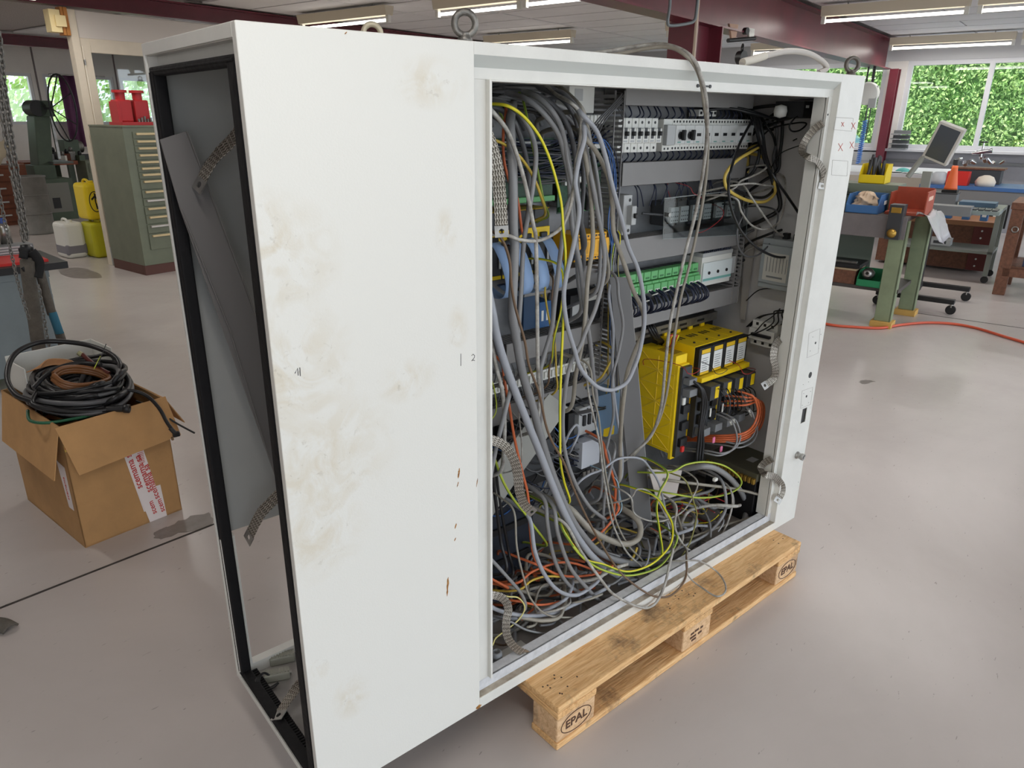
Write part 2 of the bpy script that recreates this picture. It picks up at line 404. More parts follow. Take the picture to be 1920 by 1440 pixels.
# ---------------------------------------------------------------- fluorescent fixtures, each with its own light
TUBE = emat('lit_tube', (255,250,240), TUBE_E)
HOUS = mat('fixture_cream', (208,198,178), .5)
def fixture(a, b0, b1, label, z=2.55):
    L = b1-b0; o = thing('fluorescent_lamp', label, 'lamp', BW(a, (b0+b1)/2, z), TH, 'fluorescent ceiling lamps')
    ob('housing', MB().prism([(-.05, -L/2, .045), (.05, -L/2, .045), (.07, -L/2, .14), (-.07, -L/2, .14)], (0, L, 0)), HOUS, o)
    ob('tube', MB().cyl((0, -L/2+.04, 0), (0, L/2-.04, 0), .016, 10), TUBE, o)
    for s in (-1, 1):
        ob('lamp_holder', MB().box(-.02, .02, s*(L/2-.02)-.02, s*(L/2-.02)+.02, -.025, .05), OFFW, o)
        ob('hanger', MB().cyl((0, s*(L/2-.25), .14), (0, s*(L/2-.25), .18), .008, 6), STEEL, o)
    ld = bpy.data.lights.new('tube_light', 'AREA'); ld.shape = 'RECTANGLE'; ld.size = .07; ld.size_y = L-.1; ld.energy = LAMP_W; ld.color = (1, .965, .915)
    lo = bpy.data.objects.new('tube_light', ld); COL.objects.link(lo); lo.parent = o; lo.location = (0, 0, -.022)
rows = [(5.45, 5.42, 6.95, 'lit fluorescent tube lamp above the rear eyebolt of the cabinet'),
        (5.45, 3.62, 4.72, 'lit fluorescent tube lamp behind the large front eyebolt'),
        (5.40, 2.25, 3.55, 'lit fluorescent tube lamp at the top edge next to the broad column'),
        (8.45, 5.0, 6.55, 'distant low fluorescent tube lamp just above the middle of the cabinet top'),
        (8.45, 2.2, 3.6, 'fluorescent tube lamp half hidden behind the broad maroon column'),
        (8.15, .27, 1.64, 'nearer lit fluorescent tube lamp at top right starting at the beam'),
        (8.15, -1.2, .2, 'fluorescent tube lamp at the right edge, continuing the nearer row'),
        (11.85, .2, 1.74, 'lit fluorescent tube lamp directly above the green hedge window'),
        (11.85, -1.3, .13, 'fluorescent tube lamp at the right edge above the hedge window'),
        (11.6, 2.3, 3.7, 'far fluorescent tube lamp left of the maroon beam end'),
        (2.5, 2.4, 3.9, 'fluorescent ceiling lamp over the aisle behind the cabinet'),
        (2.5, -1.2, .3, 'fluorescent ceiling lamp over the front of the cabinet'),
        (-.4, -1.6, -.1, 'fluorescent ceiling lamp over the photographer'),
        (-.4, 2.3, 3.8, 'fluorescent ceiling lamp over the cardboard box'),
        (2.5, 5.5, 7.0, 'fluorescent ceiling lamp over the drawer cabinet aisle'),
        (5.45, -1.2, .3, 'fluorescent ceiling lamp over the green-legged bench'),
        (.9, 9.6, 11.1, 'added unseen fluorescent lamp brightening the bandsaw corner'),  # far bay lamps, out of view, added to brighten the far wall
        (7.0, 9.4, 10.9, 'added unseen fluorescent lamp brightening the far right workbench'),
        (.9, 11.6, 13.0, 'added unseen fluorescent lamp brightening the far left wall'),
        (7.0, 11.2, 12.5, 'added unseen fluorescent lamp brightening the wall by the far right windows'),
        (-1.2, 9.6, 11.1, 'added unseen fluorescent lamp brightening the far left bay'),  # further unseen lamps, added to lift the far bay
        (-1.2, 11.6, 13.0, 'added unseen fluorescent lamp brightening the far left corner'),
        (1.2, 7.7, 9.2, 'added unseen fluorescent lamp brightening the bay left of the jerrycans'),
        (8.45, 9.4, 10.9, 'added unseen fluorescent lamp brightening the far right bay'),
        (-3.2, -1.6, -.1, 'fluorescent ceiling lamp by the left wall'),]
for a, b0, b1, lb in rows: fixture(a, b0, b1, lb)

# ---------------------------------------------------------------- outdoors behind the windows
def hedge(label, a, b0, b1, z1, n, seed):
    rnd = random.Random(seed); o = thing('hedge', label, 'hedge', BW(a, (b0+b1)/2, -.22), TH); L = (b1-b0)/2
    nb, nz = 30, 12; grid = [[(rnd.uniform(-.12, .12), -L+2*L*j/nb, (z1+.2)*i/nz) for j in range(nb+1)] for i in range(nz+1)]
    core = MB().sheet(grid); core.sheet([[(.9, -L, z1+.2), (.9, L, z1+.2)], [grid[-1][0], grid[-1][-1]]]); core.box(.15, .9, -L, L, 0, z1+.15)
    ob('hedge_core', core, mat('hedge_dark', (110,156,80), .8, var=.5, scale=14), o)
    mb = MB()
    for i in range(n):
        p = Vector((-.06-abs(rnd.gauss(0, .09)), rnd.uniform(-L, L), rnd.uniform(.2, z1+.35)))
        s = rnd.uniform(.028, .055); d = Vector((rnd.uniform(-1, .1), rnd.uniform(-1, 1), rnd.uniform(-1, .6))).normalized()
        t = d.orthogonal().normalized(); t.rotate(Matrix.Rotation(rnd.uniform(0, 6.28), 3, d)); q = d.cross(t)
        mb.add([p-t*s, p+q*s*.45+d*.006, p+t*s, p-q*s*.45+d*.006], [(0, 1, 2, 3)])
    ob('hedge_leaves', mb, mat('hedge_leaf', (214,230,158), .5, var=.45, scale=5, dark=(150,194,106)), o, kind='stuff')
hedge('bright green leafy hedge outside the right windows', 16.2, -3.5, 9.5, 3.6, 44000, 3)
def far_hedge():
    rnd = random.Random(5); o = thing('tree', 'pale green tree foliage beyond the far left windows', 'tree', BW(5.6, 19, -.22), TH)
    mb = MB()
    for i in range(5000):
        p = Vector((rnd.uniform(-3.5, 4.5), rnd.gauss(0, .35), rnd.uniform(.9, 3.6))); s = rnd.uniform(.06, .12)
        d = Vector((rnd.uniform(-1, 1), -1, rnd.uniform(-1, 1))).normalized(); t = d.orthogonal().normalized(); q = d.cross(t)
        mb.add([p-t*s, p+q*s*.5, p+t*s, p-q*s*.5], [(0, 1, 2, 3)])
    ob('foliage', mb, MATS['hedge_leaf'], o, kind='stuff')
    ob('trunk', MB().cyl((0, 0, 0), (.1, 0, 2), .12, 10, .08), BROWNW, o)
far_hedge()
def car(label, a, b, col, rz):
    o = thing('parked_car', label, 'car', BW(a, b, .0), TH+rz)
    prof = [(-2.1, .35), (-2.1, .8), (-1.9, .95), (-1.2, 1.0), (-.6, 1.48), (.7, 1.52), (1.5, 1.05), (2.05, .95), (2.15, .6), (2.15, .35)]
    body = mat('car_'+col, {'blue': (120,160,200), 'white': (214,222,230)}[col], .25, coat=.6)
    ob('body', MB().prism([(-.82, y, z) for y, z in prof], (1.64, 0, 0)), body, o, bevel=.06, seg=3)
    ob('side_window', MB().prism([(-.835, y, z) for y, z in ((-1.0, 1.02), (-.52, 1.4), (.62, 1.44), (1.25, 1.06))], (.02, 0, 0)), mat('car_glass', (70,90,110), .1), o)
    for y in (-1.3, 1.35):
        for s in (-1, 1): ob('wheel', MB().cyl((s*.84, y, .32), (s*.66, y, .32), .32, 20), BLACK, o)
car('light blue parked car outside the window beside the hedge', 14.75, -1.75, 'blue', 0)
car('blue parked car behind the narrow left window', 14.6, 3.6, 'blue', .1)
# ================================================================ euro pallet
PZ = .144
pal = thing('euro_pallet', 'worn wooden euro pallet on the floor carrying the white electrical cabinet', 'pallet', (.586, -.126, 0), .0159)
def bd(nm, x0, x1, y0, y1, z0, z1, m): return ob(nm, MB().box(x0, x1, y0, y1, z0, z1), m, pal, bevel=.004, seg=2)
for y0, wd in ((0, .145), (.19, .1), (.3275, .145), (.51, .1), (.655, .145)): bd('top_board', 0, 1.2, y0, y0+wd, .122, .144, PINE)
for x0 in (0, .5275, 1.055): bd('cross_board', x0, x0+.145, 0, .8, .1, .122, PINEY)
for y0, wd in ((0, .1), (.3275, .145), (.7, .1)): bd('bottom_board', 0, 1.2, y0, y0+wd, 0, .022, PINE)
for x0 in (0, .5275, 1.055):
    for y0, wd in ((0, .1), (.3275, .145), (.7, .1)): bd('block', x0+.002, x0+.143, y0+.003, y0+wd-.003, .022, .1, PINEB)
def text_mesh(txt, size, ext=.0006, bold=0.):
    cu = bpy.data.curves.new('t', 'FONT'); cu.body = txt; cu.size = size; cu.extrude = ext; cu.align_x = 'CENTER'; cu.align_y = 'CENTER'; cu.offset = bold; cu.resolution_u = 3
    o = bpy.data.objects.new('t', cu); COL.objects.link(o); dg = bpy.context.evaluated_depsgraph_get(); dg.update()
    me = bpy.data.meshes.new_from_object(o.evaluated_get(dg)); bpy.data.objects.remove(o); bpy.data.curves.remove(cu); return me
def lettering(txt, size, m, parent, M, name='lettering', bold=0., ext=.0006):
    me = text_mesh(txt, size, ext, bold); me.materials.clear(); me.materials.append(m)
    o = bpy.data.objects.new(name, me); COL.objects.link(o)
    if parent: o.parent = parent
    o.matrix_basis = M; return o
RX = Matrix.Rotation(math.pi/2, 4, 'X')      # text standing in the xz plane facing -y
for x in (.072, 1.128):
    lettering('EPAL', .036, BURN, pal, Matrix.Translation((x, .0025, .062)) @ RX @ Matrix.Diagonal((1.05, 1, 1, 1)), bold=.0006)
    ring = [(x+.056*math.cos(t), .0025, .061+.031*math.sin(t)) for t in [2*math.pi*i/32 for i in range(32)]]
    ob('oval_stamp', MB().tube(ring, .0013, 5, True), BURN, pal)
st = MB()
for i, (xx, zz, ln) in enumerate(((.575, .072, .016), (.597, .074, .02), (.622, .073, .012), (.58, .058, .03), (.615, .057, .018), (.585, .046, .022))): st.box(xx-ln/2, xx+ln/2, .002, .004, zz-.0035, zz+.0035)
ob('stamp_marks', st, BURN, pal, kind='stuff')
nl = MB()
for i in range(26):
    bx_ = random.choice((.03, .07, .11, .55, .6, .65, 1.09, 1.13, 1.17))+random.uniform(-.012, .012); by_ = random.uniform(.02, .13)
    nl.cyl((bx_, by_, .1441), (bx_, by_, .1445), .0026, 8)
ob('nail_head', nl, mat('nail_dark', (84,66,50), .7, .3), pal, kind='stuff')

# ================================================================ electrical cabinet
CL, CD, Z0, Z1 = 1.92, .50, .144, 1.677
cab_ = thing('electrical_cabinet', 'long white steel control cabinet with door removed, standing on a wooden pallet', 'cabinet', (0, 0, Z0))
def cb(nm, m, *boxes, bevel=.0015, seg=2, par=None):
    mb = MB()
    for b in boxes: mb.box(*b)
    return ob(nm, mb, m, par or cab_, world=True, bevel=bevel, seg=seg)

# dirty front panel: hand-mark smudges with their own shape
def dirty_white():
    m = bpy.data.materials.new('dirty_white_enamel'); m.use_nodes = True; nt = m.node_tree; L = nt.links; p = nt.nodes['Principled BSDF']; p.inputs['Roughness'].default_value = .36
    tc = node(nt, 'ShaderNodeTexCoord')
    def nz(s, d=6, di=0.):
        t = node(nt, 'ShaderNodeTexNoise'); t.inputs['Scale'].default_value = s; t.inputs['Detail'].default_value = d; t.inputs['Distortion'].default_value = di; t.inputs['Roughness'].default_value = .6
        L.new(tc.outputs['Object'], t.inputs[0]); return t.outputs[0]
    def math_(op, a, b=None):
        x = node(nt, 'ShaderNodeMath', operation=op)
        for i, q in enumerate((a, b)):
            if q is None: continue
            if hasattr(q, 'links') or hasattr(q, 'is_output'): L.new(q, x.inputs[i])
            else: x.inputs[i].default_value = q
        x.use_clamp = op == 'MULTIPLY'; return x.outputs[0]
    def blob(cx, cz, rx, rz, soft=.6):      # elliptical stained zone on the panel (object space, metres)
        mp = node(nt, 'ShaderNodeMapping'); mp.vector_type = 'POINT'
        mp.inputs['Location'].default_value = (-cx/rx, 0, -cz/rz); mp.inputs['Scale'].default_value = (1/rx, 0, 1/rz); L.new(tc.outputs['Object'], mp.inputs[0])
        ln = node(nt, 'ShaderNodeVectorMath', operation='LENGTH'); L.new(mp.outputs[0], ln.inputs[0])
        mr = node(nt, 'ShaderNodeMapRange'); mr.inputs[1].default_value = 1.; mr.inputs[2].default_value = soft*.3; mr.inputs[3].default_value = 0; mr.inputs[4].default_value = 1; mr.clamp = True
        L.new(ln.outputs['Value'], mr.inputs[0]); return mr.outputs[0]
    z = None
    for bl in ((.03, 1.18, .12, .12), (.03, .98, .14, .16), (.06, .80, .19, .16), (.05, .66, .12, .12), (.385, 1.0, .03, .06), (.335, 1.46, .09, .05), (.02, 1.22, .03, .09), (.36, 1.2, .03, .05), (.02, .35, .03, .04), (.09, .24, .05, .06), (.26, .92, .08, .05)):
        q = blob(*bl); z = q if z is None else math_('MAXIMUM', z, q)
    def rampv(s, a, b):
        mr = node(nt, 'ShaderNodeMapRange'); mr.inputs[1].default_value = a; mr.inputs[2].default_value = b; mr.clamp = True; L.new(s, mr.inputs[0]); return mr.outputs[0]
    sm = math_('MULTIPLY', z, rampv(nz(14, 7, 1.2), .40, .62))
    mx = node(nt, 'ShaderNodeMix', data_type='RGBA'); mx.inputs[6].default_value = lin((223,222,216)); mx.inputs[7].default_value = lin((200,186,158))
    L.new(math_('MULTIPLY', sm, .5), mx.inputs[0])
    ed = math_('MULTIPLY', z, rampv(nz(60, 3, .6), .62, .7))
    mx2 = node(nt, 'ShaderNodeMix', data_type='RGBA'); mx2.inputs[7].default_value = lin((150,140,122)); L.new(math_('MULTIPLY', ed, .3), mx2.inputs[0]); L.new(mx.outputs[2], mx2.inputs[6])
    L.new(mx2.outputs[2], p.inputs['Base Color'])
    b = node(nt, 'ShaderNodeBump'); b.inputs['Strength'].default_value = .06; b.inputs['Distance'].default_value = .004; L.new(nz(240, 2), b.inputs['Height']); L.new(b.outputs[0], p.inputs['Normal'])
    return m
DIRTY = dirty_white()
GRIME = mat('grimy_ledge', (186,176,160), .7, var=.25, scale=18, dark=(128,114,98))
cb('front_panel', DIRTY, (-.001, .432, -.0005, .003, Z0, Z1-.0005), bevel=.002)
cb('top_panel', WHITE, (0, CL, .0, CD, Z1-.003, Z1))
bp = cb('bottom_panel', mat('bottom_plate', (172,168,164), .5, var=.12, scale=9), (0, CL, .003, CD, Z0, Z0+.006))
cb('back_panel', INGREY, (.40, CL, CD-.004, CD, Z0+.006, Z1-.003))
cb('back_panel', mat('rear_grey_panel', (168,168,165), .45, var=.03), (.0, .40, CD-.0045, CD, .575, Z1-.0035))
cb('rear_frame', WHITE, (0, .035, CD-.03, CD, Z0+.006, .575), (.035, .40, CD-.03, CD-.004, Z0+.006, Z0+.04), bevel=.001)
cb('partition', mat('partition_grey', (132,132,134), .5), (.43, .434, .06, CD-.02, Z0+.25, Z1-.01))
cb('side_panel', INGREY, (CL-.004, CL, .003, CD-.004, Z0+.006, Z1-.003))
# right post front face with a square cut-out
sq = (1.855, 1.885, .545, .60)
cb('corner_post', WHITE, (1.781, CL, 0, .003, Z0, sq[2]), (1.781, CL, 0, .003, sq[3], Z1-.0005), (1.781, sq[0], 0, .003, sq[2], sq[3]), (sq[1], CL, 0, .003, sq[2], sq[3]), bevel=.0006)
cb('post_return', LIPW, (1.778, 1.781, 0, .022, Z0+.03, 1.655), bevel=.0005)
cb('post_lip', LIPW, (1.743, 1.779, .0202, .023, .206, 1.615), (1.743, 1.746, .012, .06, .2065, 1.6145), bevel=.0005)
cb('left_lip', LIPW, (.432, .474, .0202, .023, .206, 1.615), (.474, .48, .008, .03, .2065, 1.6145), bevel=.0006)
cb('top_rail', WHITE, (.432, 1.781, 0, .003, 1.655, Z1-.0005), bevel=.0005)
ob('top_gutter', MB().prism([(.432, 0, 1.655), (.432, .02, 1.635), (.432, .023, 1.637), (.432, .003, 1.657)], (1.349, 0, 0)), mat('gutter_shaded_white', (206,210,206), .45), cab_, world=True)  # shade of the downward slope is put into this darker white
cb('top_lip', LIPW, (.432, 1.781, .02, .023, 1.615, 1.637), (.478, 1.744, .016, .05, 1.612, 1.615), bevel=.0006)
cb('bottom_rail', WHITE, (.432, 1.781, 0, .003, Z0, .174), bevel=.0006)
cb('bottom_ledge', GRIME, (.432, 1.781, .002, .021, .172, .175), bevel=0)
cb('bottom_lip', mat('scuffed_lip', (216,217,220), .45, var=.12, scale=40), (.432, 1.781, .02, .023, .175, .206), (.478, 1.744, .02, .05, .203, .206), bevel=.0006)
# left side opening: white flange, recess, rubber profile
cb('side_flange', WHITE, (-.001, .004, 0, .016, Z0, Z1-.001), (-.001, .004, CD-.01, CD, Z0, Z1-.001), (-.001, .004, .016, CD-.01, Z1-.022, Z1-.001), (-.001, .004, .016, CD-.01, Z0, Z0+.016), bevel=.001)
cb('side_recess', mat('recess_white', (214,210,204), .45), (.004, .03, .014, .017, Z0+.016, Z1-.02), (.004, .03, CD-.012, CD-.009, Z0+.016, Z1-.02), (.004, .03, .016, CD-.01, Z1-.023, Z1-.02), (.004, .03, .016, CD-.01, Z0+.014, Z0+.017), bevel=0)
cb('side_lip', WHITE, (.022, .0245, .016, CD-.01, 1.622, Z1-.0225), bevel=0)
def seal():
    y0, y1, z0, z1 = .020, .483, Z0+.02, 1.634
    parts = MB(); wv, wt, d = .026, .016, .026
    parts.box(.001, d, y0, y0+wv+.014, z0, z1); parts.box(.001, d, y1-wv, y1, z0, z1)
    parts.box(.001, d, y0+wv, y1-wv, z1-wt, z1); parts.box(.001, d, y0+wv, y1-wv, z0, z0+wt)
    s = ob('rubber_seal', parts, RUBBER, cab_, world=True, bevel=.004, seg=2)
    def rib(y, zA, zB): return [(.002, y, zA), (.002, y, zB)]
    mb = MB()
    for y in (y0+.006, y1-.006): mb.tube(rib(y, z0+.01, z1-.01), .003, 6)
    for z in (z1-.008, z0+.008): mb.tube([(.002, y0+.01, z), (.002, y1-.01, z)], .003, 6)
    ob('seal_rib', mb, RUBBER, s, world=True)
    # toothed clip strip along the lower seal
    t = MB()
    for i in range(46):
        y = y0+wv+.004+i*(y1-y0-2*wv-.008)/45; t.box(.026, .04, y, y+.005, z0+.002, z0+.011)
    ob('clip_teeth', t, RUBBER, s, world=True, kind='stuff')
seal()
cb('mounting_plate', GALV, (.5, 1.82, .38, .3825, .22, 1.63), bevel=0)
# eyebolts
def eyebolt(x, y, m, R=.019, r=.0062, ang=0., h=.012):
    o = ob('eye_bolt', MB().lathe([(.0, 0), (.013, 0), (.014, .006), (.010, .010), (.0085, .014), (.0085, h+.004)], (x, y, Z1), 18), m, cab_, world=True)
    o2 = MB().torus((x, y, Z1+h+R), (math.sin(ang), -math.cos(ang), 0), R, r, 36, 12)
    ob('eye_ring', o2, m, o, world=True)
eyebolt(.438, .035, ZINC, .0195, .0063, -.45)
eyebolt(.49, .465, mat('cream_zinc', (206,196,172), .5, .3), .0195, .0063, -.45, .03)
eyebolt(1.885, .03, mat('dark_zinc', (112,106,100), .5, .7), .0195, .0063, -.6)
# small fittings, holes and hand marks on the cabinet
def disc(nm, u, v, y, r, m, dy=.0012, n=20, sx=1.):
    p = Yp(u, v, y); mb = MB().cyl((0, 0, 0), (0, -dy, 0), r, n); mb.xf(Matrix.Translation(p) @ Matrix.Diagonal((sx, 1, 1, 1)))
    return ob(nm, mb, m, cab_, world=True)
latch = cb('door_stop_slot', BLACK, (1.13, 1.165, .0185, .0205, 1.6225, 1.6265), bevel=0)
for q in (1.123, 1.172): ob('slot_screw', MB().cyl((q, .0205, 1.6245), (q, .0175, 1.6245), .0042, 14), BLACK, cab_, world=True)
disc('oval_hole', 1519, 703, 0., .011, BLACK, .0008, 24, .9)
disc('centre_hole', 1529, 643, 0., .0042, BLACK, .0008); disc('centre_hole', 1512, 743, 0., .0045, BLACK, .0008)
disc('lip_hole', 1552, 215, .02, .003, BLACK, .0008)
ob('cutout_dark_fill', MB().box(sq[0], sq[1], .004, .03, sq[2], sq[3]), BLACK, cab_, world=True)  # black box standing in for the darkness inside the cut-out
gp = Yp(1494, 853, 0)
gl = ob('cable_socket', MB().lathe([(.0, 0), (.0135, 0), (.0135, .004), (.0105, .005), (.0105, .017), (.0125, .018), (.0125, .027), (.009, .028), (.009, .02)], gp, 20, (0, -1, 0)), STEEL, cab_, world=True)
ob('socket_insert', MB().cyl(gp+Vector((0, -.020, 0)), gp+Vector((0, -.0225, 0)), .009, 16), BLACK, gl, world=True)
# drilled dot patterns and pencilled frames
def stroke(nm, pts, y, r, m, par=None): return ob(nm, MB().tube([Yp(u, v, y) for u, v in pts], r, 5), m, par or cab_, world=True)
PENC = mat('pencil_line', (176,172,168), .7)
for fr in (((1517, 625), (1538, 616), (1534, 662), (1513, 671)), ((1504, 733), (1524, 726), (1520, 758), (1501, 766)), ((1567, 220), (1600, 222), (1597, 246), (1563, 243)), ((1561, 300), (1590, 302), (1588, 330), (1559, 328))):
    stroke('pencil_frame', list(fr)+[fr[0]], -.0002, .0006, PENC)
for dots in ((1524, 632), (1539, 627), (1519, 658), (1535, 653), (1506, 721), (1516, 716), (1507, 738), (1520, 734), (1504, 760), (1516, 755), (1474+23, 904)):
    if isinstance(dots, tuple): disc('drill_dot', dots[0], dots[1], 0., .0014, INK, .0004, 8)
for (x, y, s) in ((1580, 233, 4), (1600, 236, 6), (1576, 276, 7), (1597, 272, 6)):
    stroke('red_cross', [(x-s*.55, y-s), (x+s*.55, y+s)], -.0004, .0008, REDINK); stroke('red_cross', [(x+s*.6, y-s), (x-s*.6, y+s)], -.0004, .0008, REDINK)
stroke('pen_mark', [(553, 700), (558, 690), (559, 704)], -.0004, .0009, INK); stroke('pen_mark', [(562, 689), (563, 705)], -.0004, .0009, INK)
stroke('pen_mark', [(864, 663), (864, 686)], -.0004, .0008, INK)
stroke('pen_mark', [(884, 667), (887, 664), (890, 667), (889, 671), (884, 677), (887, 675), (890, 676)], -.0004, .0008, INK)
def rust_at(u, v, h, wd, y=0.):
    p = Yp(u, v, y); rnd = random.Random(u*7+v); n = 10; L_, R_ = [], []
    for i in range(n):
        t = i/(n-1); k = math.sin(math.pi*t)**.6*wd*rnd.uniform(.5, 1.1); cx = p.x+rnd.uniform(-.2, .2)*wd-(t-.5)*.004
        L_.append((cx-k, y, p.z+h*(.5-t))); R_.append((cx+k, y, p.z+h*(.5-t)))
    ob('rust_chip', MB().prism(L_+R_[::-1], (0, -.0011, 0)), RUST, cab_, world=True)
rust_at(860, 887, .024, .0026); rust_at(858, 908, .012, .0015); rust_at(854, 986, .013, .0018); rust_at(853, 1011, .008, .0015); rust_at(839, 1100, .05, .0030); rust_at(894, 905, .02, .001)
# paint chips on the edges
rust_at(648, 62, .004, .0014); rust_at(897, 1325, .012, .008)

# ---------------------------------------------------------------- left compartment contents
strip = thing('metal_strip', 'long dark grey sheet metal strip leaning inside the narrow left opening', 'metal strip', (.05, .40, .15))
sp_ = [Yp(u, v, .41) for u, v in ((300, 262), (349, 246), (497, 640), (560, 880), (520, 905), (338, 392))]
ob('strip', MB().prism(sp_, (0, .004, 0)), mat('dark_strip', (112,109,108), .45, .1), strip, world=True, bevel=.001)
ob('strip_fold', MB().prism([sp_[1], sp_[2], sp_[3], sp_[3]+Vector((.001, -.004, 0)), sp_[2]+Vector((.001, -.004, 0)), sp_[1]+Vector((.001, -.004, 0))], (.0015, 0, 0)), mat('strip_edge', (130,128,126), .4, .3), strip, world=True)
ob('strip_back_fold', MB().tube([Yp(340, 392, .40), Yp(430, 615, .40), Yp(505, 860, .40)], .0014, 5), MATS['dark_strip'], strip, world=True)
CONN = mat('connector_grey', (158,158,146), .5)
def plug(label, u, v, rz):
    p = Zp(u, v, Z0+.008); o = thing('industrial_connector', label, 'connector', p, rz)
    o.scale = (.78, .78, .78)
    ob('housing', MB().box(-.042, .042, -.017, .017, 0, .03), CONN, o, bevel=.004, seg=2)
    sl = MB()
    for i in range(9): sl.box(-.036+i*.009, -.031+i*.009, -.012, .012, .03, .034)
    ob('contact_rows', sl, CONN, o, kind='stuff')
    for s in (-1, 1): ob('latch_lug', MB().box(s*.042-.006, s*.042+.006, -.008, .008, .008, .022), STEEL, o, bevel=.002)
plug('grey multi-pin connector lying farther back on the left cabinet floor', 530, 1240, -.35)
plug('grey multi-pin connector lying nearer on the left cabinet floor', 520, 1272, -.4)
# ================================================================ components on the mounting plate
def part(nm, m, par, *boxes, bevel=.0012, seg=1):
    if len(boxes) > 1 and all(apart(p, q) for i, p in enumerate(boxes) for q in boxes[:i]):
        if len(boxes) <= 8 and min(max(b[1]-b[0], b[3]-b[2], b[5]-b[4]) for b in boxes) > .011:
            return [ob(nm, MB().box(*b), m, par, bevel=bevel, seg=seg) for b in boxes][0]
        kind = 'stuff'
    else: kind = None
    mb = MB()
    for b in boxes: mb.box(*b)
    return ob(nm, mb, m, par, bevel=bevel, seg=seg, kind=kind)
def apart(p, q): return any(p[2*k+1] < q[2*k]-1e-6 or q[2*k+1] < p[2*k]-1e-6 for k in range(3))
def duct(label, x0, x1, z0, z1, y0=.30, slots=False, m=DUCT):
    o = thing('wiring_duct', label, 'duct', ((x0+x1)/2, .38, z0), 0, 'plastic wiring ducts'); L = (x1-x0)/2; h = z1-z0; d = .38-y0
    part('cover', m, o, (-L, L, -d, -d+.004, 0, h), (-L, L, -d, -d+.012, h-.002, h), (-L, L, -d, -d+.012, 0, .002), bevel=.0008)
    part('base', m, o, (-L, L, -.003, 0, .004, h-.004), bevel=0)
    t = MB(); n = int((x1-x0)/.0125)
    for i in range(n):
        xa = -L+.002+i*.0125
        for z in (.0025, h-.0045): t.box(xa, xa+.0075, -d+.012, -.003, z, z+.002)
    ob('comb_fingers', t, m, o, kind='stuff')
    return o
duct('topmost grey wiring duct at the right behind the top rail', 1.18, 1.80, 1.583, 1.665)
duct('grey wiring duct right under the circuit breaker row', 1.185, 1.80, 1.365, 1.431)
duct('grey wiring duct above the green terminal row', 1.19, 1.81, 1.136, 1.212)
duct('grey wiring duct right above the yellow servo drives', 1.20, 1.835, .925, .990)
duct('grey wiring duct below the amber safety relays', .82, 1.12, 1.092, 1.152)
duct('grey wiring duct below the blue relay in the left half', .76, 1.125, .913, .972)
duct('grey slotted duct under the white terminal strip in the left half', .70, 1.12, .735, .79, .31)
def vduct(label, x0, x1, z0, z1, y0=.30):
    o = thing('slotted_duct', label, 'duct', ((x0+x1)/2, .38, z0), 0, 'upright slotted ducts'); h = z1-z0; d = .38-y0; L = (x1-x0)/2
    part('base', DUCT, o, (-L, L, -.003, 0, 0, h), bevel=0)
    t = MB()
    for i in range(int(h/.014)):
        z = i*.014
        for s in (-1, 1): t.box(s*L-.001, s*L+.001, -d, -.003, z, z+.008)
    ob('comb_fingers', t, DUCT, o, kind='stuff')
    for s in (-1, 1): part('rim', DUCT, o, (s*L-.0012, s*L+.0012, -d-.004, -d, 0, h), bevel=0)
    return o
vduct('upright slotted duct without cover left of the circuit breakers', 1.135, 1.172, 1.14, 1.62)
vduct('upright slotted duct beside the white terminal strip', 1.128, 1.165, .80, 1.08)
vduct('upright slotted duct at the right end of the green terminal row', 1.80, 1.835, .93, 1.18)
# six miniature circuit breakers
def breaker(w=.0285, h=.094):
    o = thing('circuit_breaker', '', 'circuit breaker', (0, .315, 1.457), 0, 'row of white circuit breakers')
    part('body', OFFW, o, (-w/2+.0005, w/2-.0005, 0, .055, 0, h), (-w/2+.0005, w/2-.0005, -.017, 0, .026, h-.028))
    part('toggle', BLACK, o, (-.0045, .0045, -.029, -.017, .046, .058), bevel=.002)
    part('toggle_slot', DGREY, o, (-.006, .006, -.0175, -.0165, .038, .068), bevel=0)
    part('print_label', LGREY, o, (-.008, .008, -.0175, -.0165, .029, .034), bevel=0)
    for z in (.012, h-.012): ob('terminal_hole', MB().cyl((0, .001, z), (0, -.0006, z), .0042, 10), BLACK, o)
    return o
b0 = breaker()
for i in range(6):
    lb = 'white circuit breaker with black toggle, %s from the left in the row of six' % ORD[i]
    loc = (1.186+i*.0287, .315, 1.457)
    if i == 0: b0.location = loc; b0['label'] = lb
    else: dup(b0, loc, None, lb)
# motor protection switches
def starter(knob, w=.0445, h=.092):
    o = thing('motor_starter', '', 'motor switch', (0, .31, 1.457), 0, 'row of motor protection switches')
    part('body', OFFW, o, (-w/2+.0004, w/2-.0004, 0, .06, 0, h))
    part('front_block', mat('starter_face', (206,208,206), .45), o, (-w/2+.0004, w/2-.0004, -.016, 0, .02, h-.018))
    if knob:
        k = ob('rotary_knob', MB().cyl((0, -.016, .045), (0, -.022, .045), .011, 18), BLACK, o)
        ob('knob_grip', MB().box(-.0045, .0045, -.036, -.022, .031, .061), BLACK, k, bevel=.002)
    else: part('indicator_window', BLACK, o, (-.010, .010, -.0168, -.0155, .042, .051), bevel=0)
    part('print_mark', mat('teal_print', (90,150,140), .5), o, (-.012, .004, -.0166, -.0158, .024, .027), bevel=0)
    t = MB()
    for i in range(3):
        for z in (.008, h-.008): t.cyl((-.014+i*.014, .001, z), (-.014+i*.014, -.0007, z), .0036, 8)
    ob('terminal_hole', t, BLACK, o, kind='stuff')
    return o
k1 = starter(True); k2 = starter(False)
sx = [1.425+i*.0452 for i in range(9)]
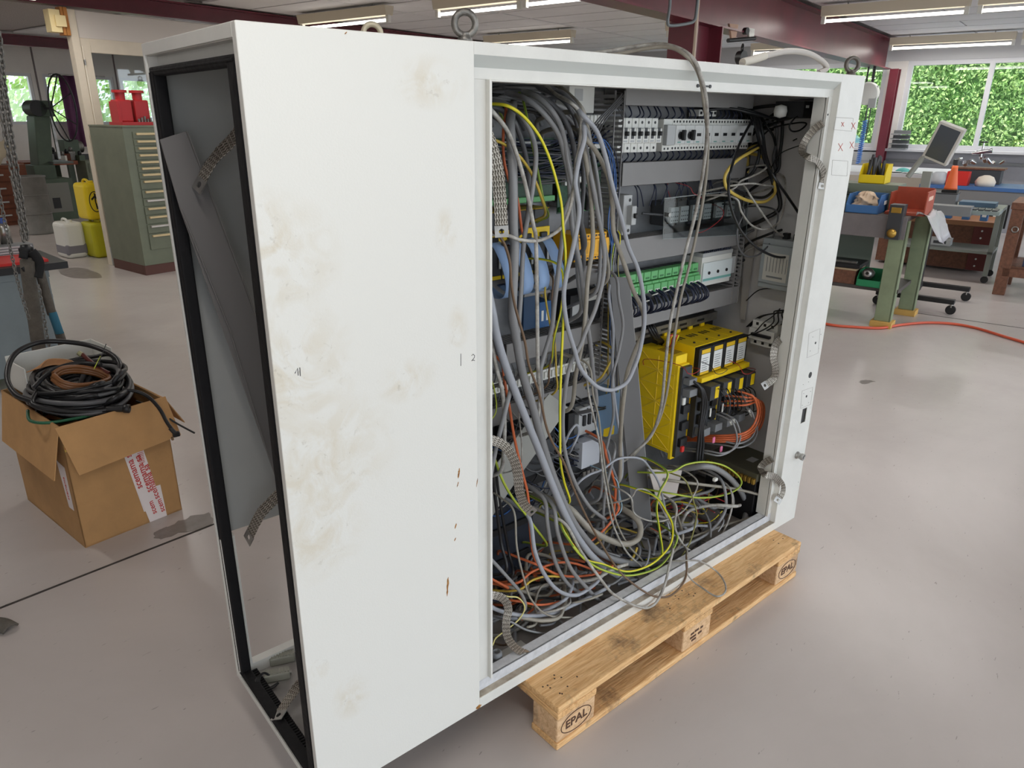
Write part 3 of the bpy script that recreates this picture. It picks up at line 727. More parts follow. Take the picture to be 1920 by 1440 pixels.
for i, x in enumerate(sx):
    kn = i < 2; src = k1 if kn else k2; loc = (x, .31, 1.458)
    lb = ('motor switch with black rotary knob, %s of the two knobbed ones' % ORD[i]) if kn else 'flat-fronted motor switch with dark window, %s right of the rotary knobs' % ORD[i-2]
    if i in (0, 2): src.location = loc; src['label'] = lb
    else: dup(src, loc, None, lb)
aux = thing('auxiliary_block', 'plain light grey block between the breakers and the rotary knob switches', 'switch block', (1.383, .31, 1.457))
part('body', OFFW, aux, (-.02, .02, 0, .06, 0, .092)); part('face', LGREY, aux, (-.02, .018, -.016, 0, .018, .076))
part('terminal_hole', BLACK, aux, (-.012, -.006, -.001, .001, .005, .011), (.004, .010, -.001, .001, .005, .011), bevel=0)
t2 = thing('terminal_block', 'small white terminal block above the motor switches under the top duct', 'terminal block', (1.60, .35, 1.558))
part('body', OFFW, t2, (-.045, .045, -.02, .02, 0, .02)); part('wire_entry', BLACK, t2, *[(-.04+i*.018, -.03+i*.018, -.0208, -.0198, .006, .014) for i in range(5)], bevel=0)
# contactor row behind a clear sheet
def contactor(label, x, z, w=.046, h=.075):
    o = thing('contactor', label, 'contactor', (x, .31, z), 0, 'contactors behind the clear sheet')
    part('body', DGREY, o, (-w/2, w/2, 0, .065, 0, h)); part('face', OFFW, o, (-w/2+.003, w/2-.003, -.012, 0, .01, h-.016))
    t = MB()
    for i in range(4):
        for zz in (.018, .03, .044): t.cyl((-.014+i*.0095, -.0115, zz), (-.014+i*.0095, -.0127, zz), .0022, 7)
    ob('terminal_hole', t, BLACK, o, kind='stuff')
cx_ = [1.435, 1.485, 1.545, 1.605, 1.672, 1.735]
for i, x in enumerate(cx_): contactor('white-faced contactor behind the clear sheet, %s from the left' % ORD[i], x, 1.232)
iso = thing('isolator_switch', 'tall light grey isolator with black toggle at the left below the breakers', 'switch', (1.215, .30, 1.225))
part('body', LGREY, iso, (-.018, .018, .0, .07, 0, .115)); part('front_step', LGREY, iso, (-.002, .018, -.02, 0, .03, .085)); part('toggle', BLACK, iso, (.004, .014, -.03, -.02, .05, .064), bevel=.002)
for z in (.012, .1): ob('terminal_hole', MB().cyl((.008, .001, z), (.008, -.0008, z), .005, 10), BLACK, iso)
ac = thing('acrylic_cover', 'clear acrylic cover sheet standing in front of the contactors', 'cover sheet', (1.58, .275, 1.165))
pA = [Yp(1247, 372, .275), Yp(1405, 355, .275), Yp(1400, 440, .275), Yp(1244, 448, .275)]
ob('sheet', MB().prism(pA, (0, .004, 0)), ACRYL, ac, world=True)
edge = [p+Vector((0, .002, 0)) for p in pA]
ob('sheet_edge', MB().tube(edge, .0016, 4, True), mat('acrylic_edge', (190,196,196), .2), ac, world=True)
sp0 = Yp(1256, 403, .26)
ob('spacer_bolt', MB().cyl(sp0, sp0+Vector((0, .02, 0)), .006, 12), STEEL, ac, world=True)
ob('spacer_rod', MB().cyl(Yp(1204, 400, .30), Yp(1254, 404, .278), .004, 8), DGREY, ac, world=True)
# green plug terminals with blue harnesses, then a white power unit
def green_unit():
    o = thing('plug_terminal', '', 'terminal', (0, .30, 1.035), 0, 'green plug terminals in a row')
    part('body', DGREY, o, (-.0165, .0165, .02, .075, -.005, .065))
    u = part('upper_plug', GREENP, o, (-.0155, .0155, -.006, .025, .045, .072)); part('plug_slot', mat('slot_green', (60,118,70), .6), u, (-.009, .009, -.0068, -.0055, .05, .056), bevel=0)
    part('lower_plug', GREENP, o, (-.0155, .0155, -.02, .02, .008, .034)); part('shelf', GREENP, o, (-.0165, .0165, -.012, .02, .034, .042))
    part('pin_row', OFFW, o, (-.01, .01, -.0208, -.0195, .012, .018), bevel=0)
    return o
g0 = green_unit()
for i in range(11):
    lb = 'green plug-in terminal with blue wires, %s from the left in the green row' % ORD[i]; loc = (1.217+i*.0345, .30, 1.030)
    if i == 0: g0.location = loc; g0['label'] = lb
    else: dup(g0, loc, None, lb)
pu = thing('power_module', 'white power module with three round buttons right of the green terminals', 'power module', (1.69, .30, 1.03))
part('body', OFFW, pu, (-.085, .085, 0, .075, -.015, .085)); part('front_plate', mat('module_face', (214,222,222), .4), pu, (-.082, .082, -.006, 0, 0, .066))
for q in (-.05, 0., .05): ob('button', MB().cyl((q, -.006, .03), (q, -.009, .03), .0055, 14), BLACK, pu)
part('teal_stripe', mat('teal_stripe', (120,176,168), .5), pu, (-.08, .08, -.0066, -.0058, .004, .012), bevel=0)
part('terminal_rail', LGREY, pu, (-.085, .085, -.002, .04, .085, .098)); part('side_clip', LGREY, pu, (.085, .115, 0, .06, .01, .07))
# left half devices
wb = thing('junction_box', 'small white metal box at the top left behind the cable bundle', 'box', (1.04, .33, 1.562))
part('lid', OFFW, wb, (-.05, .045, -.002, .05, 0, .085)); part('label', LGREY, wb, (-.03, .0, -.0028, -.0018, .03, .06), bevel=0)
ts = thing('terminal_strip', 'short white terminal strip below the small white box', 'terminal strip', (1.065, .34, 1.535))
for i in range(8): part('terminal', OFFW, ts, (-.055+i*.0138, -.043+i*.0138, -.02, .035, 0, .022))
def pcb(label, x0, x1, z0, z1, y=.34):
    o = thing('circuit_board', label, 'circuit board', ((x0+x1)/2, y, z0)); L = (x1-x0)/2; h = z1-z0
    part('board', PCB, o, (-L, L, 0, .0025, 0, h), bevel=0)
    part('connector_strip', GREENP, o, (-L+.004, L-.004, -.016, 0, .004, .018)); part('connector_strip', OFFW, o, (-L+.01, L-.02, -.012, 0, h-.02, h-.008))
    for i in range(5): part('relay', random.choice((BLACK, OFFW, LGREY)), o, (-L+.012+i*(2*L-.03)/5, -L+.026+i*(2*L-.03)/5, -.016, 0, h*.4, h*.4+.024))
    part('standoff', STEEL, o, (-L+.005, -L+.012, .0025, .039, .02, .03), (L-.012, L-.005, .0025, .039, h-.03, h-.02), bevel=0)
pcb('green circuit board above the yellow units behind the grey cables', .70, .945, 1.335, 1.50, .335)
pcb('green circuit board behind the beige cables at the upper middle', .965, 1.132, 1.30, 1.49, .335)
rc = thing('ribbon_connector', 'white round-holed connector with black wires on the upper middle board', 'connector', (1.03, .315, 1.36))
ob('shell', MB().cyl((0, 0, .02), (0, .02, .02), .022, 18), OFFW, rc); ob('wire_bundle', MB().tube(spline([(0, -.002, .02), (.01, -.02, -.01), (.02, -.01, -.05)]), .008, 8), BLACK, rc)
# yellow plc modules with pale blue ribbon cables
RIB = mat('ribbon_pale_blue', (150,180,222), .55)
def plc(i, x):
    o = thing('plc_module', 'yellow and black controller module, %s from the left in the yellow row' % ORD[i], 'controller', (x, .285, 1.155), 0, 'yellow controller modules')
    part('body', DGREY, o, (-.026, .026, 0, .09, 0, .17)); part('face', YEL, o, (-.025, .025, -.004, 0, .09, .125)); part('top_cap', mat('olive_yellow', (170,140,40), .5), o, (-.026, .026, .0, .09, .17, .173))
    part('port', BLACK, o, (-.012, .010, -.012, -.003, .10, .112)); part('name_strip', LABELW, o, (.016, .022, -.006, -.003, .03, .08), bevel=0); part('foot_plate', YEL, o, (-.025, .025, -.003, 0, .002, .012))
    g = []
    for k, (yy, zz) in enumerate(((-.005, .10), (-.03, .085), (-.06, .045), (-.075, 0.0), (-.06, -.03), (-.02, -.035), (.03, -.02))): g.append((yy, zz))
    sp = spline([(0, a, b) for a, b in g], 4)
    ob('ribbon_cable', MB().sheet([[(-.018, p.y, p.z), (.018, p.y, p.z)] for p in sp]), RIB, o, solid=.0015)
for i, x in enumerate((.70, .755, .81, .865)): plc(i, x)
def safety(i, x):
    o = thing('safety_relay', 'amber yellow safety relay, %s of the pair among grey cables' % ('left one' if i == 0 else 'right one'), 'relay', (x, .285, 1.17), 0, 'amber safety relays')
    part('body', YELO, o, (-.031, .031, 0, .09, 0, .075)); part('step', YELO, o, (-.031, .031, -.01, 0, .016, .06)); part('print_panel', mat('amber_dark', (206,150,24), .5), o, (-.014, .012, -.0108, -.0098, .022, .054), bevel=0)
    part('terminal_hole', BLACK, o, *[(-.026+k*.011, -.02+k*.011, -.0008, .001, z, z+.005) for k in range(5) for z in (.004, .066)], bevel=0)
safety(0, 1.02); safety(1, 1.085)
br = thing('blue_relay', 'dark blue relay block between the two left ducts', 'relay', (.885, .325, .99))
part('body', mat('dark_blue', (28,62,96), .5), br, (-.045, .005, 0, .055, 0, .1)); part('side_unit', BLUEP, br, (.005, .05, -.01, .055, 0, .075)); part('wire_entry', OFFW, br, (.012, .02, -.011, -.0095, .02, .05), (.03, .038, -.011, -.0095, .02, .05), bevel=0)
bb = thing('power_supply', 'black box with grey print label and white terminal edge among the cables', 'power supply', (1.07, .305, .985))
part('body', BLACK, bb, (-.07, .07, 0, .075, 0, .085)); part('label', LGREY, bb, (-.062, -.03, -.001, .0005, .02, .06), bevel=0); part('terminal_edge', OFFW, bb, (.0, .065, -.004, .02, .06, .075)); part('led_window', RED, bb, (.03, .038, -.001, .0005, .03, .034), bevel=0)
lg = thing('terminal_strip', 'long white terminal strip running across the left half', 'terminal strip', (.90, .345, .825))
for i in range(30): part('terminal', OFFW, lg, (-.20+i*.0145, -.187+i*.0145, -.02, .03, 0, .032), (-.197+i*.0145, -.190+i*.0145, -.026, -.02, .006, .026), bevel=0)
part('rail', STEEL, lg, (-.21, .24, .03, .035, -.002, .034), bevel=0)
bpn = thing('blue_control_box', 'pale blue grey control box with yellow sticker behind the white cable loop', 'control box', (1.185, .33, .575))
part('body', mat('steel_blue', (112,142,172), .5), bpn, (-.05, .05, -.03, .05, 0, .155)); part('yellow_sticker', YEL, bpn, (-.02, .03, -.031, -.0295, .005, .035), bevel=0)
cbk = thing('contactor_block', 'big black and white contactor assembly low in the middle behind cables', 'contactor', (1.07, .30, .46))
part('body', DGREY, cbk, (-.05, .045, 0, .08, 0, .27)); part('side_plate', BLACK, cbk, (-.075, -.05, -.01, .08, .06, .25)); part('upper_face', LGREY, cbk, (-.04, .04, -.02, 0, .17, .26)); part('lower_face', mat('contactor_white', (206,210,218), .45), cbk, (-.035, .045, -.035, 0, .06, .15)); part('terminal_row', STEEL, cbk, *[(-.03+i*.018, -.018+i*.018, -.04, -.034, .03, .05) for i in range(4)])
part('coil_terminal', BLACK, cbk, *[(-.025+i*.022, -.013+i*.022, -.026, -.019, .2, .235) for i in range(3)])
# leaning sheet metal pieces inside
dp = thing('cover_plate', 'flat grey cover plate leaning diagonally behind the thick cables', 'plate', (.78, .22, .55))
ob('plate', MB().prism([Yp(u, v, .20) for u, v in ((1030, 738), (1066, 765), (978, 888), (912, 985), (905, 905), (960, 832))], (0, .003, 0)), mat('plate_grey', (158,158,152), .5), dp, world=True, bevel=.0006)
ln = thing('duct_cover', 'long dark grey duct cover leaning upright left of the yellow drives', 'duct cover', (1.25, .2, .155))
ob('cover', MB().prism([Yp(1143, 519, .215), Yp(1180, 520, .215), Yp(1222, 985, .205), Yp(1188, 992, .205)], (0, .003, 0)), DUCTD, ln, world=True, bevel=.0006)
ob('cover_edge', MB().prism([Yp(1180, 520, .215), Yp(1222, 985, .205), Yp(1222, 985, .205)+Vector((0, .012, 0)), Yp(1180, 520, .215)+Vector((0, .012, 0))], (.002, 0, 0)), mat('duct_edge', (150,148,146), .5), ln, world=True)
# ---------------------------------------------------------------- yellow drives
amp = thing('servo_amplifier', 'tall yellow servo amplifier with cross-ribbed side left of the drive group', 'servo drive', (1.40, .205, .465))
part('housing', YEL, amp, (0, .058, .012, .165, 0.02, .365), (0, .058, 0, .012, 0, .335))
fr_ = part('front', DGREY, amp, (.008, .056, -.014, 0, .01, .33))
ribs = MB()
for z0 in (.03, .14, .25):
    for (a, b, c, d) in ((.012, z0, .152, z0+.1), (.012, z0+.1, .152, z0), (.012, z0, .152, z0), (.082, z0, .082, z0+.1), (.012, z0+.05, .152, z0+.05)):
        ribs.tube([(-.0005, a, b), (-.0005, c, d)], .0018, 4)
ob('side_rib', ribs, mat('rib_yellow', (238,204,60), .45), amp, kind='stuff')
part('top_vent', mat('vent_dark', (150,120,20), .6), amp, *[(.01+k*.012, .018+k*.012, .03, .10, .3652, .3658) for k in range(4)], bevel=0)
part('front_socket', BLACK, amp, *[(.014, .05, -.026, -.013, z, z+.03) for z in (.05, .11, .17)]); part('gray_plug', MGREY, amp, (.012, .052, -.045, -.014, .235, .26), (.012, .052, -.04, -.014, .275, .295)); part('white_header', OFFW, amp, (.016, .03, -.02, -.013, .2, .225))
ob('side_stud', MB().cyl((-.001, .03, .19), (.002, .03, .19), .003, 8), BLACK, amp)
YLAB = mat('label_yellow', (232,190,40), .5)
def drive(i, x):
    o = thing('servo_drive', 'yellow servo drive with black front and white label, %s from the left of four' % ORD[i], 'servo drive', (x, .20, .52), 0, 'group of four yellow servo drives')
    w = .069
    part('housing', YEL, o, (0, w-.001, .02, .178, .08, .322), (0, w-.001, .02, .10, 0, .08))
    part('front_cover', BLACK, o, (0, w-.001, 0, .02, .225, .32))
    part('type_label', LABELW, o, (.012, w-.010, -.001, .0005, .235, .297), bevel=0); part('label_stripe', YLAB, o, (.012, w-.010, -.0012, .0005, .299, .313), bevel=0); part('label_foot', YLAB, o, (.012, w-.010, -.0012, .0005, .226, .234), bevel=0)
    prt = MB()
    for k in range(6): prt.box(.018, w-.018-random.uniform(0, .012), -.0016, -.0008, .241+k*.008, .243+k*.008)
    ob('label_print', prt, MGREY, o, kind='stuff')
    part('terminal_shelf', YEL, o, (0, w-.001, -.02, .02, .205, .222)); tb = part('terminal_cover', DGREY, o, (.006, w-.012, -.055, .0, .15, .2)); part('shelf_tab', YEL, tb, (.03, .05, -.0565, -.0545, .155, .195), bevel=0)
    part('lower_front', DGREY, o, (.002, w-.003, -.004, .02, 0, .205)); part('socket', BLACK, o, (.012, .04, -.016, -.003, .1, .13), (.012, .04, -.016, -.003, .05, .085)); part('clip_bar', YEL, o, (.05, .053, -.008, -.003, .02, .14))
    part('connector_plug', MGREY, o, (.01, .05, -.04, -.004, .012, .04)); part('cable_tag', OFFW, o, (.03, .036, -.045, -.042, .085, .115), bevel=0)
    ob('vent_screw', MB().cyl((w/2, .05, .322), (w/2, .05, .326), .004, 10), BLACK, o); part('vent_slot', BLACK, o, *[(.014+k*.016, .022+k*.016, .10, .125, .3222, .3228) for k in range(3)], bevel=0)
    part('rear_tab', YEL, o, (.02, .04, .165, .178, .322, .334))
for i in range(4): drive(i, 1.50+i*.0695)
bk = thing('busbar_rail', 'grey slotted metal rail above and behind the yellow drives', 'rail', (1.5, .36, .87))
part('rail', STEEL, bk, (-.16, .3, -.01, .02, -.01, .02)); part('slot', BLACK, bk, *[(-.12+k*.1, -.08+k*.1, -.0108, -.0095, 0, .008) for k in range(4)], bevel=0)
part('black_backing', BLACK, bk, (-.17, .31, .014, .019, -.06, .05), bevel=0)
# transformer at the lower right
tr = thing('transformer', 'dark olive transformer with brass terminal comb in the lower right corner', 'transformer', (1.80, .19, .152))
part('core', BLACK, tr, (-.065, .105, -.12, .09, 0, .175)); part('top_plate', mat('olive_metal', (92,90,74), .45, .3), tr, (-.072, .108, -.125, .10, .175, .208)); part('rating_plate', LGREY, tr, (.0, .04, -.06, -.03, .2082, .2088), bevel=0)
for k in range(13): part('brass_terminal', BRASS, tr, (-.084, -.072, -.122+k*.0165, -.111+k*.0165, .168, .190))
nv = thing('dark_block', 'dark navy device block low at the left behind the black cables', 'device', (.74, .30, .24)); part('body', mat('navy_metal', (34,40,52), .5), nv, (-.13, .12, -.01, .079, 0, .26)); part('side_rib', BLACK, nv, (-.1, .1, -.02, -.01, .05, .07), (-.1, .1, -.02, -.01, .16, .18))
nw = thing('dark_block', 'added black block standing for the shade behind the diagonal cover plate', 'device', (.90, .31, .50)); part('body', BLACK, nw, (-.12, .06, 0, .069, 0, .2)); part('front_step', DGREY, nw, (-.1, .04, -.02, 0, .05, .15))  # black block added to darken the shaded plate behind the cables
# devices on the right inner wall (face -x)
gb = thing('relay_box', 'grey metal relay box with printed diagram on the right inner wall', 'relay box', (1.912, .16, 1.0))
part('case', mat('case_grey', (150,156,158), .45), gb, (-.075, .003, -.065, .065, 0, .17), (-.085, -.075, -.06, .06, .02, .15)); part('diagram_label', mat('dirty_label', (190,188,180), .6), gb, (-.0862, -.0852, -.045, .045, .03, .125), bevel=0)
t = MB()
for k in range(7): t.box(-.0868, -.086, -.04+k*.012, -.038+k*.012, .06, .11)
t.box(-.0868, -.086, -.03, .03, .04, .046); ob('diagram_print', t, MGREY, gb, kind='stuff')
part('cable_gland', BLACK, gb, (-.05, -.03, -.01, .01, .17, .19), (-.05, -.03, -.045, -.03, .17, .19))
mb3 = thing('main_breaker', 'three-pole white breaker on the right inner wall below the relay box', 'circuit breaker', (1.912, .185, .785))
part('body', OFFW, mb3, (-.06, .003, -.05, .05, 0, .09), (-.078, -.06, -.05, .05, .025, .065)); part('toggle_bar', BLACK, mb3, (-.09, -.077, -.04, .035, .04, .05)); part('terminal_hole', BLACK, mb3, *[(-.0608, -.0595, -.035+k*.03, -.025+k*.03, z, z+.01) for k in range(3) for z in (.007, .074)], bevel=0)
lk = thing('door_switch', 'black door switch with white round cap under the cabinet roof at right', 'switch', (1.84, .17, 1.555))
part('body', BLACK, lk, (-.04, .05, -.05, .05, 0, .05)); ob('round_cap', MB().lathe([(0, -.02), (.018, -.015), (.021, 0), (.018, .015), (0, .02)], (-.055, .02, .02), 16), OFFW, lk); part('bracket', STEEL, lk, (-.02, .07, -.055, .02, .055, .059)); part('bracket_screw', STEEL, lk, (.01, .016, -.05, -.044, .04, .055), (.035, .041, -.05, -.044, .04, .055)); part('name_tag', LABELW, lk, (-.03, -.012, -.051, -.0495, .03, .038), bevel=0)
pr = thing('profile_rail', 'pale aluminium profile rail leaning against the right inner wall', 'rail', (1.89, .31, .84))
ob('rail', MB().prism([Xp(1400, 420, 1.89), Xp(1420, 420, 1.89), Xp(1396, 600, 1.89), Xp(1387, 598, 1.89)], (.006, 0, 0)), mat('alu_pale', (186,182,176), .45, .3), pr, world=True)
gs = thing('cable_gland', 'grey plastic cable gland standing in the lower left corner of the cabinet floor', 'cable gland', Yp(931, 1246, .07))
gs.location.z = Z0+.03
ob('bush', MB().cyl((0, 0, -.024), (0, 0, .002), .012, 12), MGREY, gs)
ob('nut', MB().lathe([(0, 0), (.017, 0), (.017, .018), (.014, .02)], (0, 0, 0), 6), MGREY, gs); ob('dome', MB().lathe([(.0145, .02), (.0155, .022), (.0155, .036), (.012, .042), (.008, .042), (.008, .02)], (0, 0, 0), 20), MGREY, gs)
plt = thing('floor_plate', 'loose pale metal plate lying on the front of the cabinet floor', 'plate', (.62, .09, Z0+.0065))
part('plate', LIPW, plt, (-.05, .05, -.03, .03, 0, .004))
bx2 = thing('metal_bracket', 'bent pale metal bracket under the yellow amplifier', 'bracket', (1.42, .17, .33))
ob('bracket', MB().prism([Yp(1216, 880, .17), Yp(1279, 882, .17), Yp(1268, 930, .17), Yp(1232, 940, .17)], (0, .003, 0)), mat('bracket_pale', (198,190,184), .5, .2), bx2, world=True)
# ================================================================ cables
CG = mat('cable_grey', (132,132,133), .42); CGL = mat('cable_pale_grey', (152,155,162), .42); CGB = mat('cable_beige_grey', (152,146,134), .5, var=.1, scale=30)
CGD = mat('cable_dark_grey', (88,88,90), .45); CBL = mat('cable_black', (26,26,28), .4); CYG = mat('cable_yellow', (218,206,40), .45); CYO = mat('cable_yellow_dull', (196,168,66), .5)
COR = mat('cable_orange', (204,104,62), .45); CNB = mat('wire_navy', (24,32,56), .45); CWB = mat('wire_blue', (52,96,160), .45); CRED = mat('wire_red', (170,40,44), .45); CWH = mat('cable_dirty_white', (186,184,178), .5, var=.2, scale=40, dark=(120,114,106))
CLG = mat('cable_lime', (176,188,62), .45); CBR = mat('cable_brown', (104,82,62), .5)
FLZ = Z0+.008; EARTHG = mat('earth_green', (110,140,44), .45)
def cpath(pts, d, r):
    out = []
    for q in pts:
        if isinstance(q, Vector): out.append(q); continue
        dd = q[2] if len(q) > 2 else d
        p = Yp(q[0], q[1], dd)
        if p.z < FLZ+r: p = Zp(q[0], q[1], FLZ+r)
        out.append(p)
    return out
def tail(e, prev, r):
    # the run of a cable beyond its last drawn point: back into the wiring or down into the floor tangle
    d = (e-prev).normalized(); hi = e.z > .32
    t1 = e+d*.028+Vector((0, .045, -.012 if hi else -.02)); t2 = t1+d*.02+Vector((.01, .09, -.03)); t3 = t2+Vector((.03, .05, -.05))
    out = []
    for t in (t1, t2, t3): out.append(Vector((min(max(t.x, .46), 1.88), min(t.y, max(.345, e.y)), max(t.z, FLZ+r))))
    return out
def cable(label, r, m, pts, d=.12, group=None, name='cable', closed=False, n=8):
    Q = cpath(pts, d, r)
    if not isinstance(pts[0], Vector) and not closed and len(Q) > 2:
        if pts[-1][0] > 919: Q = Q+tail(Q[-1], Q[-2], r)
        if pts[0][0] > 919: Q = tail(Q[0], Q[1], r)[::-1]+Q
    P = spline(Q, 6, closed)
    c = P[0].copy(); mb = MB().tube([p-c for p in P], r, n, closed)
    o = ob(name, mb, m); o.location = c
    if m in (CYG, CLG) and r > .0025:
        o.data.materials.append(EARTHG)
        for i in range((len(P)-1)*n):
            if i % n in (0, 1, 4, 5) or i % n == 2: o.data.polygons[i].material_index = 1 if i % n in (0, 1, 4) else 0
    return tag(o, label, 'cable', group)
# -- hanging bundle at the left of the opening
cable('fattest grey cable hanging straight down beside the left edge of the opening', .0105, CG, [(968,178,.30),(962,196,.24),(957,224,.15),(959,276,.12),(962,338,.10),(963,430),(965,465),(963,525),(961,590),(969,640),(980,700),(998,760),(1020,840),(1040,900),(1065,960),(1090,1000),(1130,1040,.12),(1190,1057,.12),(1240,1053,.13),(1290,1028,.15),(1330,985,.2)], .10)
cable('fat pale grey cable sweeping from the left edge to the cabinet floor', .0098, CGL, [(905,500,.10),(922,580),(930,625),(946,680),(978,765),(1007,836),(1036,910),(1060,965),(1085,1010),(1120,1052),(1170,1085,.1),(1225,1088,.12)], .075)
cable('grey cable arching from the top left and dropping through the upper board', .0062, CG, [(930,172,.28),(965,178,.22),(990,188,.16),(1023,217),(1048,255),(1059,297),(1067,338),(1071,400),(1074,431),(1088,500),(1092,533),(1098,590),(1106,640,.15),(1112,700,.18),(1118,760,.2)], .13)
cable('grey cable second in the arch, bending back left above the yellow modules', .006, CG, [(940,165,.28),(980,172,.22),(1007,182,.16),(1036,209),(1055,247),(1063,297),(1069,328),(1073,359),(1060,398),(1055,442),(1048,500),(1040,567),(1034,619),(1019,671),(1013,700),(1016,745,.14),(1010,800,.16)], .125)
cable('thin grey cable curling left across the bundle to the braided strap lug', .0042, CWH, [(1000,158,.28),(1023,161,.24),(1044,178,.17),(1069,192),(1086,209),(1090,234),(1086,276),(1080,307),(1075,359),(1067,396),(1052,427),(1025,446),(1000,452),(973,449),(948,441)], .085)
cable('pale grey cable forming a huge hanging loop down to mid height', .0056, CGL, [(1050,172,.22),(1072,190,.15),(1090,213),(1119,247),(1136,297),(1148,349),(1167,417),(1178,462),(1197,508),(1207,562),(1208,608),(1199,660),(1188,692),(1174,718),(1149,731),(1126,728),(1109,716),(1088,690),(1077,655),(1063,608),(1057,556),(1063,512),(1075,462),(1086,400),(1081,359),(1079,338),(1086,297),(1096,255),(1088,215,.1),(1060,185,.18)], .07)
cable('beige cable beside the huge loop ending near the leaning duct cover', .006, CGB, [(1080,215,.16),(1098,259),(1115,280),(1130,307),(1142,338),(1148,380),(1150,430),(1155,450),(1172,500),(1188,546),(1205,583),(1206,619),(1190,660),(1176,700),(1170,740),(1165,790,.12),(1163,840,.15),(1161,900,.16)], .09)
cable('beige cable hanging in front of the amber safety relays', .0058, CGB, [(1085,245,.16),(1096,286),(1107,360),(1111,420),(1111,462),(1102,525),(1098,587),(1092,640),(1080,700,.14),(1072,760,.16)], .11)
cable('grey cable crossing the amber relay and bending down left', .0058, CG, [(1090,250,.16),(1108,330),(1121,400),(1132,462),(1132,515),(1117,577),(1100,617),(1088,648),(1069,685),(1060,730),(1055,790,.13),(1060,850,.14),(1078,905,.14),(1105,950,.14),(1135,975,.15)], .10)
cable('grey cable dropping past the white name strips of the yellow modules', .0055, CG, [(935,190,.2),(973,213,.13),(998,255),(1005,297),(998,359),(990,406),(984,442),(980,483),(977,546),(973,608),(971,650),(975,700,.13)], .11)
cable('grey cable from the left edge crossing the yellow modules straight down', .0048, CWH, [(905,190,.16),(921,207),(952,247),(973,303),(988,359),(1000,422),(1005,452),(1007,567),(1008,650),(1009,700),(1012,745,.13),(1005,800,.14)], .085)
cable('thin brown grey cable snaking from the lug down across the sill', .0032, CBR, [(938,445),(955,487),(959,535),(967,579),(984,640),(992,685),(1011,738),(1023,795),(1036,830),(1057,867),(1077,920),(1100,970),(1122,1010),(1150,1056),(1174,1084,.04),(1219,1115,.0),(1254,1118,-.006),(1281,1093,-.005),(1288,1066,-.002),(1287,1046,.016),(1285,1026,.08)], .06)
cable('bright yellow green earth cable arching over the middle of the bundle', .0036, CYG, [(900,195,.14),(921,195,.12),(952,199),(980,217),(1007,249),(1025,284),(1040,328),(1052,380),(1056,430),(1060,470),(1060,510),(1056,600),(1052,690),(1050,753),(1050,826),(1051,868),(1058,905,.1),(1068,940,.12)], .08)
cable('dull yellow cable ending at the olive top of the yellow modules', .0034, CYO, [(900,255,.12),(921,261),(944,270),(973,292),(998,328),(1015,370),(1022,402,.2)], .13)
cable('olive green thin cable beside the dull yellow one', .0028, CLG, [(975,175,.22),(990,230,.16),(1002,290),(1012,340),(1020,380),(1028,405,.22)], .15)
cable('orange cable peeking out left behind the fattest cable', .0034, COR, [(948,200,.2),(944,245),(945,300),(958,350),(970,372),(978,430),(982,445,.2)], .15)
cable('yellow green earth cable in front of the blue relay', .003, CYG, [(1050,500,.16),(1056,530),(1052,580),(1045,610),(1038,640),(1033,680,.2)], .17)
cable('dull yellow cable above the blue relay', .0028, CYO, [(1021,520,.26),(1022,550),(1026,580),(1032,610),(1040,640),(1043,700),(1044,730)], .2)
cable('dark thin cable running beside the yellow earth cable to the lower duct', .0026, CBR, [(1036,520,.22),(1035,560),(1038,600),(1040,640),(1030,690),(1027,720)], .19)
cable('grey cable at the far left edge descending into the lower tangle', .005, CWH, [(905,590,.08),(920,640),(931,690),(942,735),(946,790),(945,830),(940,880,.1)], .09)
cable('orange cable left of the diagonal cover plate', .0036, COR, [(940,680,.16),(946,715),(955,763),(965,824),(978,880),(990,930),(993,985),(1000,1040,.12),(1015,1070,.12)], .13)
cable('slate grey cable slanting from the fat cables to the left edge', .0058, CG, [(957,722,.1),(950,760),(940,800),(930,840),(918,900),(905,950)], .08)
cable('thin white wire hanging before the diagonal cover plate', .002, CWH, [(969,750),(974,790),(978,830),(976,870)], .13)
cable('lime green thin wire at the far left edge', .0016, CLG, [(920,710),(930,750),(929,775),(918,790)], .12)
cable('lime green earth cable crossing the lower braided strap', .0036, CLG, [(905,820),(925,855),(942,900),(962,935),(982,960),(1000,985,.12),(1025,1020,.14)], .11)
cable('black cable pair strand falling in the lower left, left one', .0048, CBL, [(920,850,.16),(925,900),(932,960),(940,1020),(950,1065,.14)], .17)
cable('black cable pair strand falling in the lower left, right one', .0042, CBL, [(926,860,.19),(934,920),(944,980),(955,1040),(962,1075,.16)], .2)
cable('grey cable looping out from the contactor assembly', .0036, CGL, [(1065,850,.2),(1075,835),(1084,815),(1084,800),(1078,798),(1066,815),(1050,850,.2)], .17)
cable('pale cable left of the leaning duct cover', .0044, CGL, [(1141,520,.24),(1142,560),(1150,620),(1148,680),(1151,735),(1158,790),(1165,830),(1167,870),(1163,900,.2)], .2)
cable('grey cable twin left of the leaning duct cover', .0044, CG, [(1155,520,.2),(1160,560),(1168,610),(1160,660),(1150,700),(1148,730),(1150,780),(1140,830),(1130,880,.18),(1126,930,.16)], .18)
cable('orange and grey power cable low in the middle', .0042, COR, [(1130,830,.2),(1138,860),(1148,890),(1154,915),(1152,945),(1148,965)], .17)
cable('grey cable running next to the orange power cable', .004, CGL, [(1136,840,.2),(1146,870),(1158,905),(1160,940),(1154,965),(1140,985)], .18)
cable('light blue thin wire near the orange power cable', .0016, mat('wire_lightblue', (150,186,206), .5), [(1156,900),(1162,930),(1166,950),(1158,965)], .16)
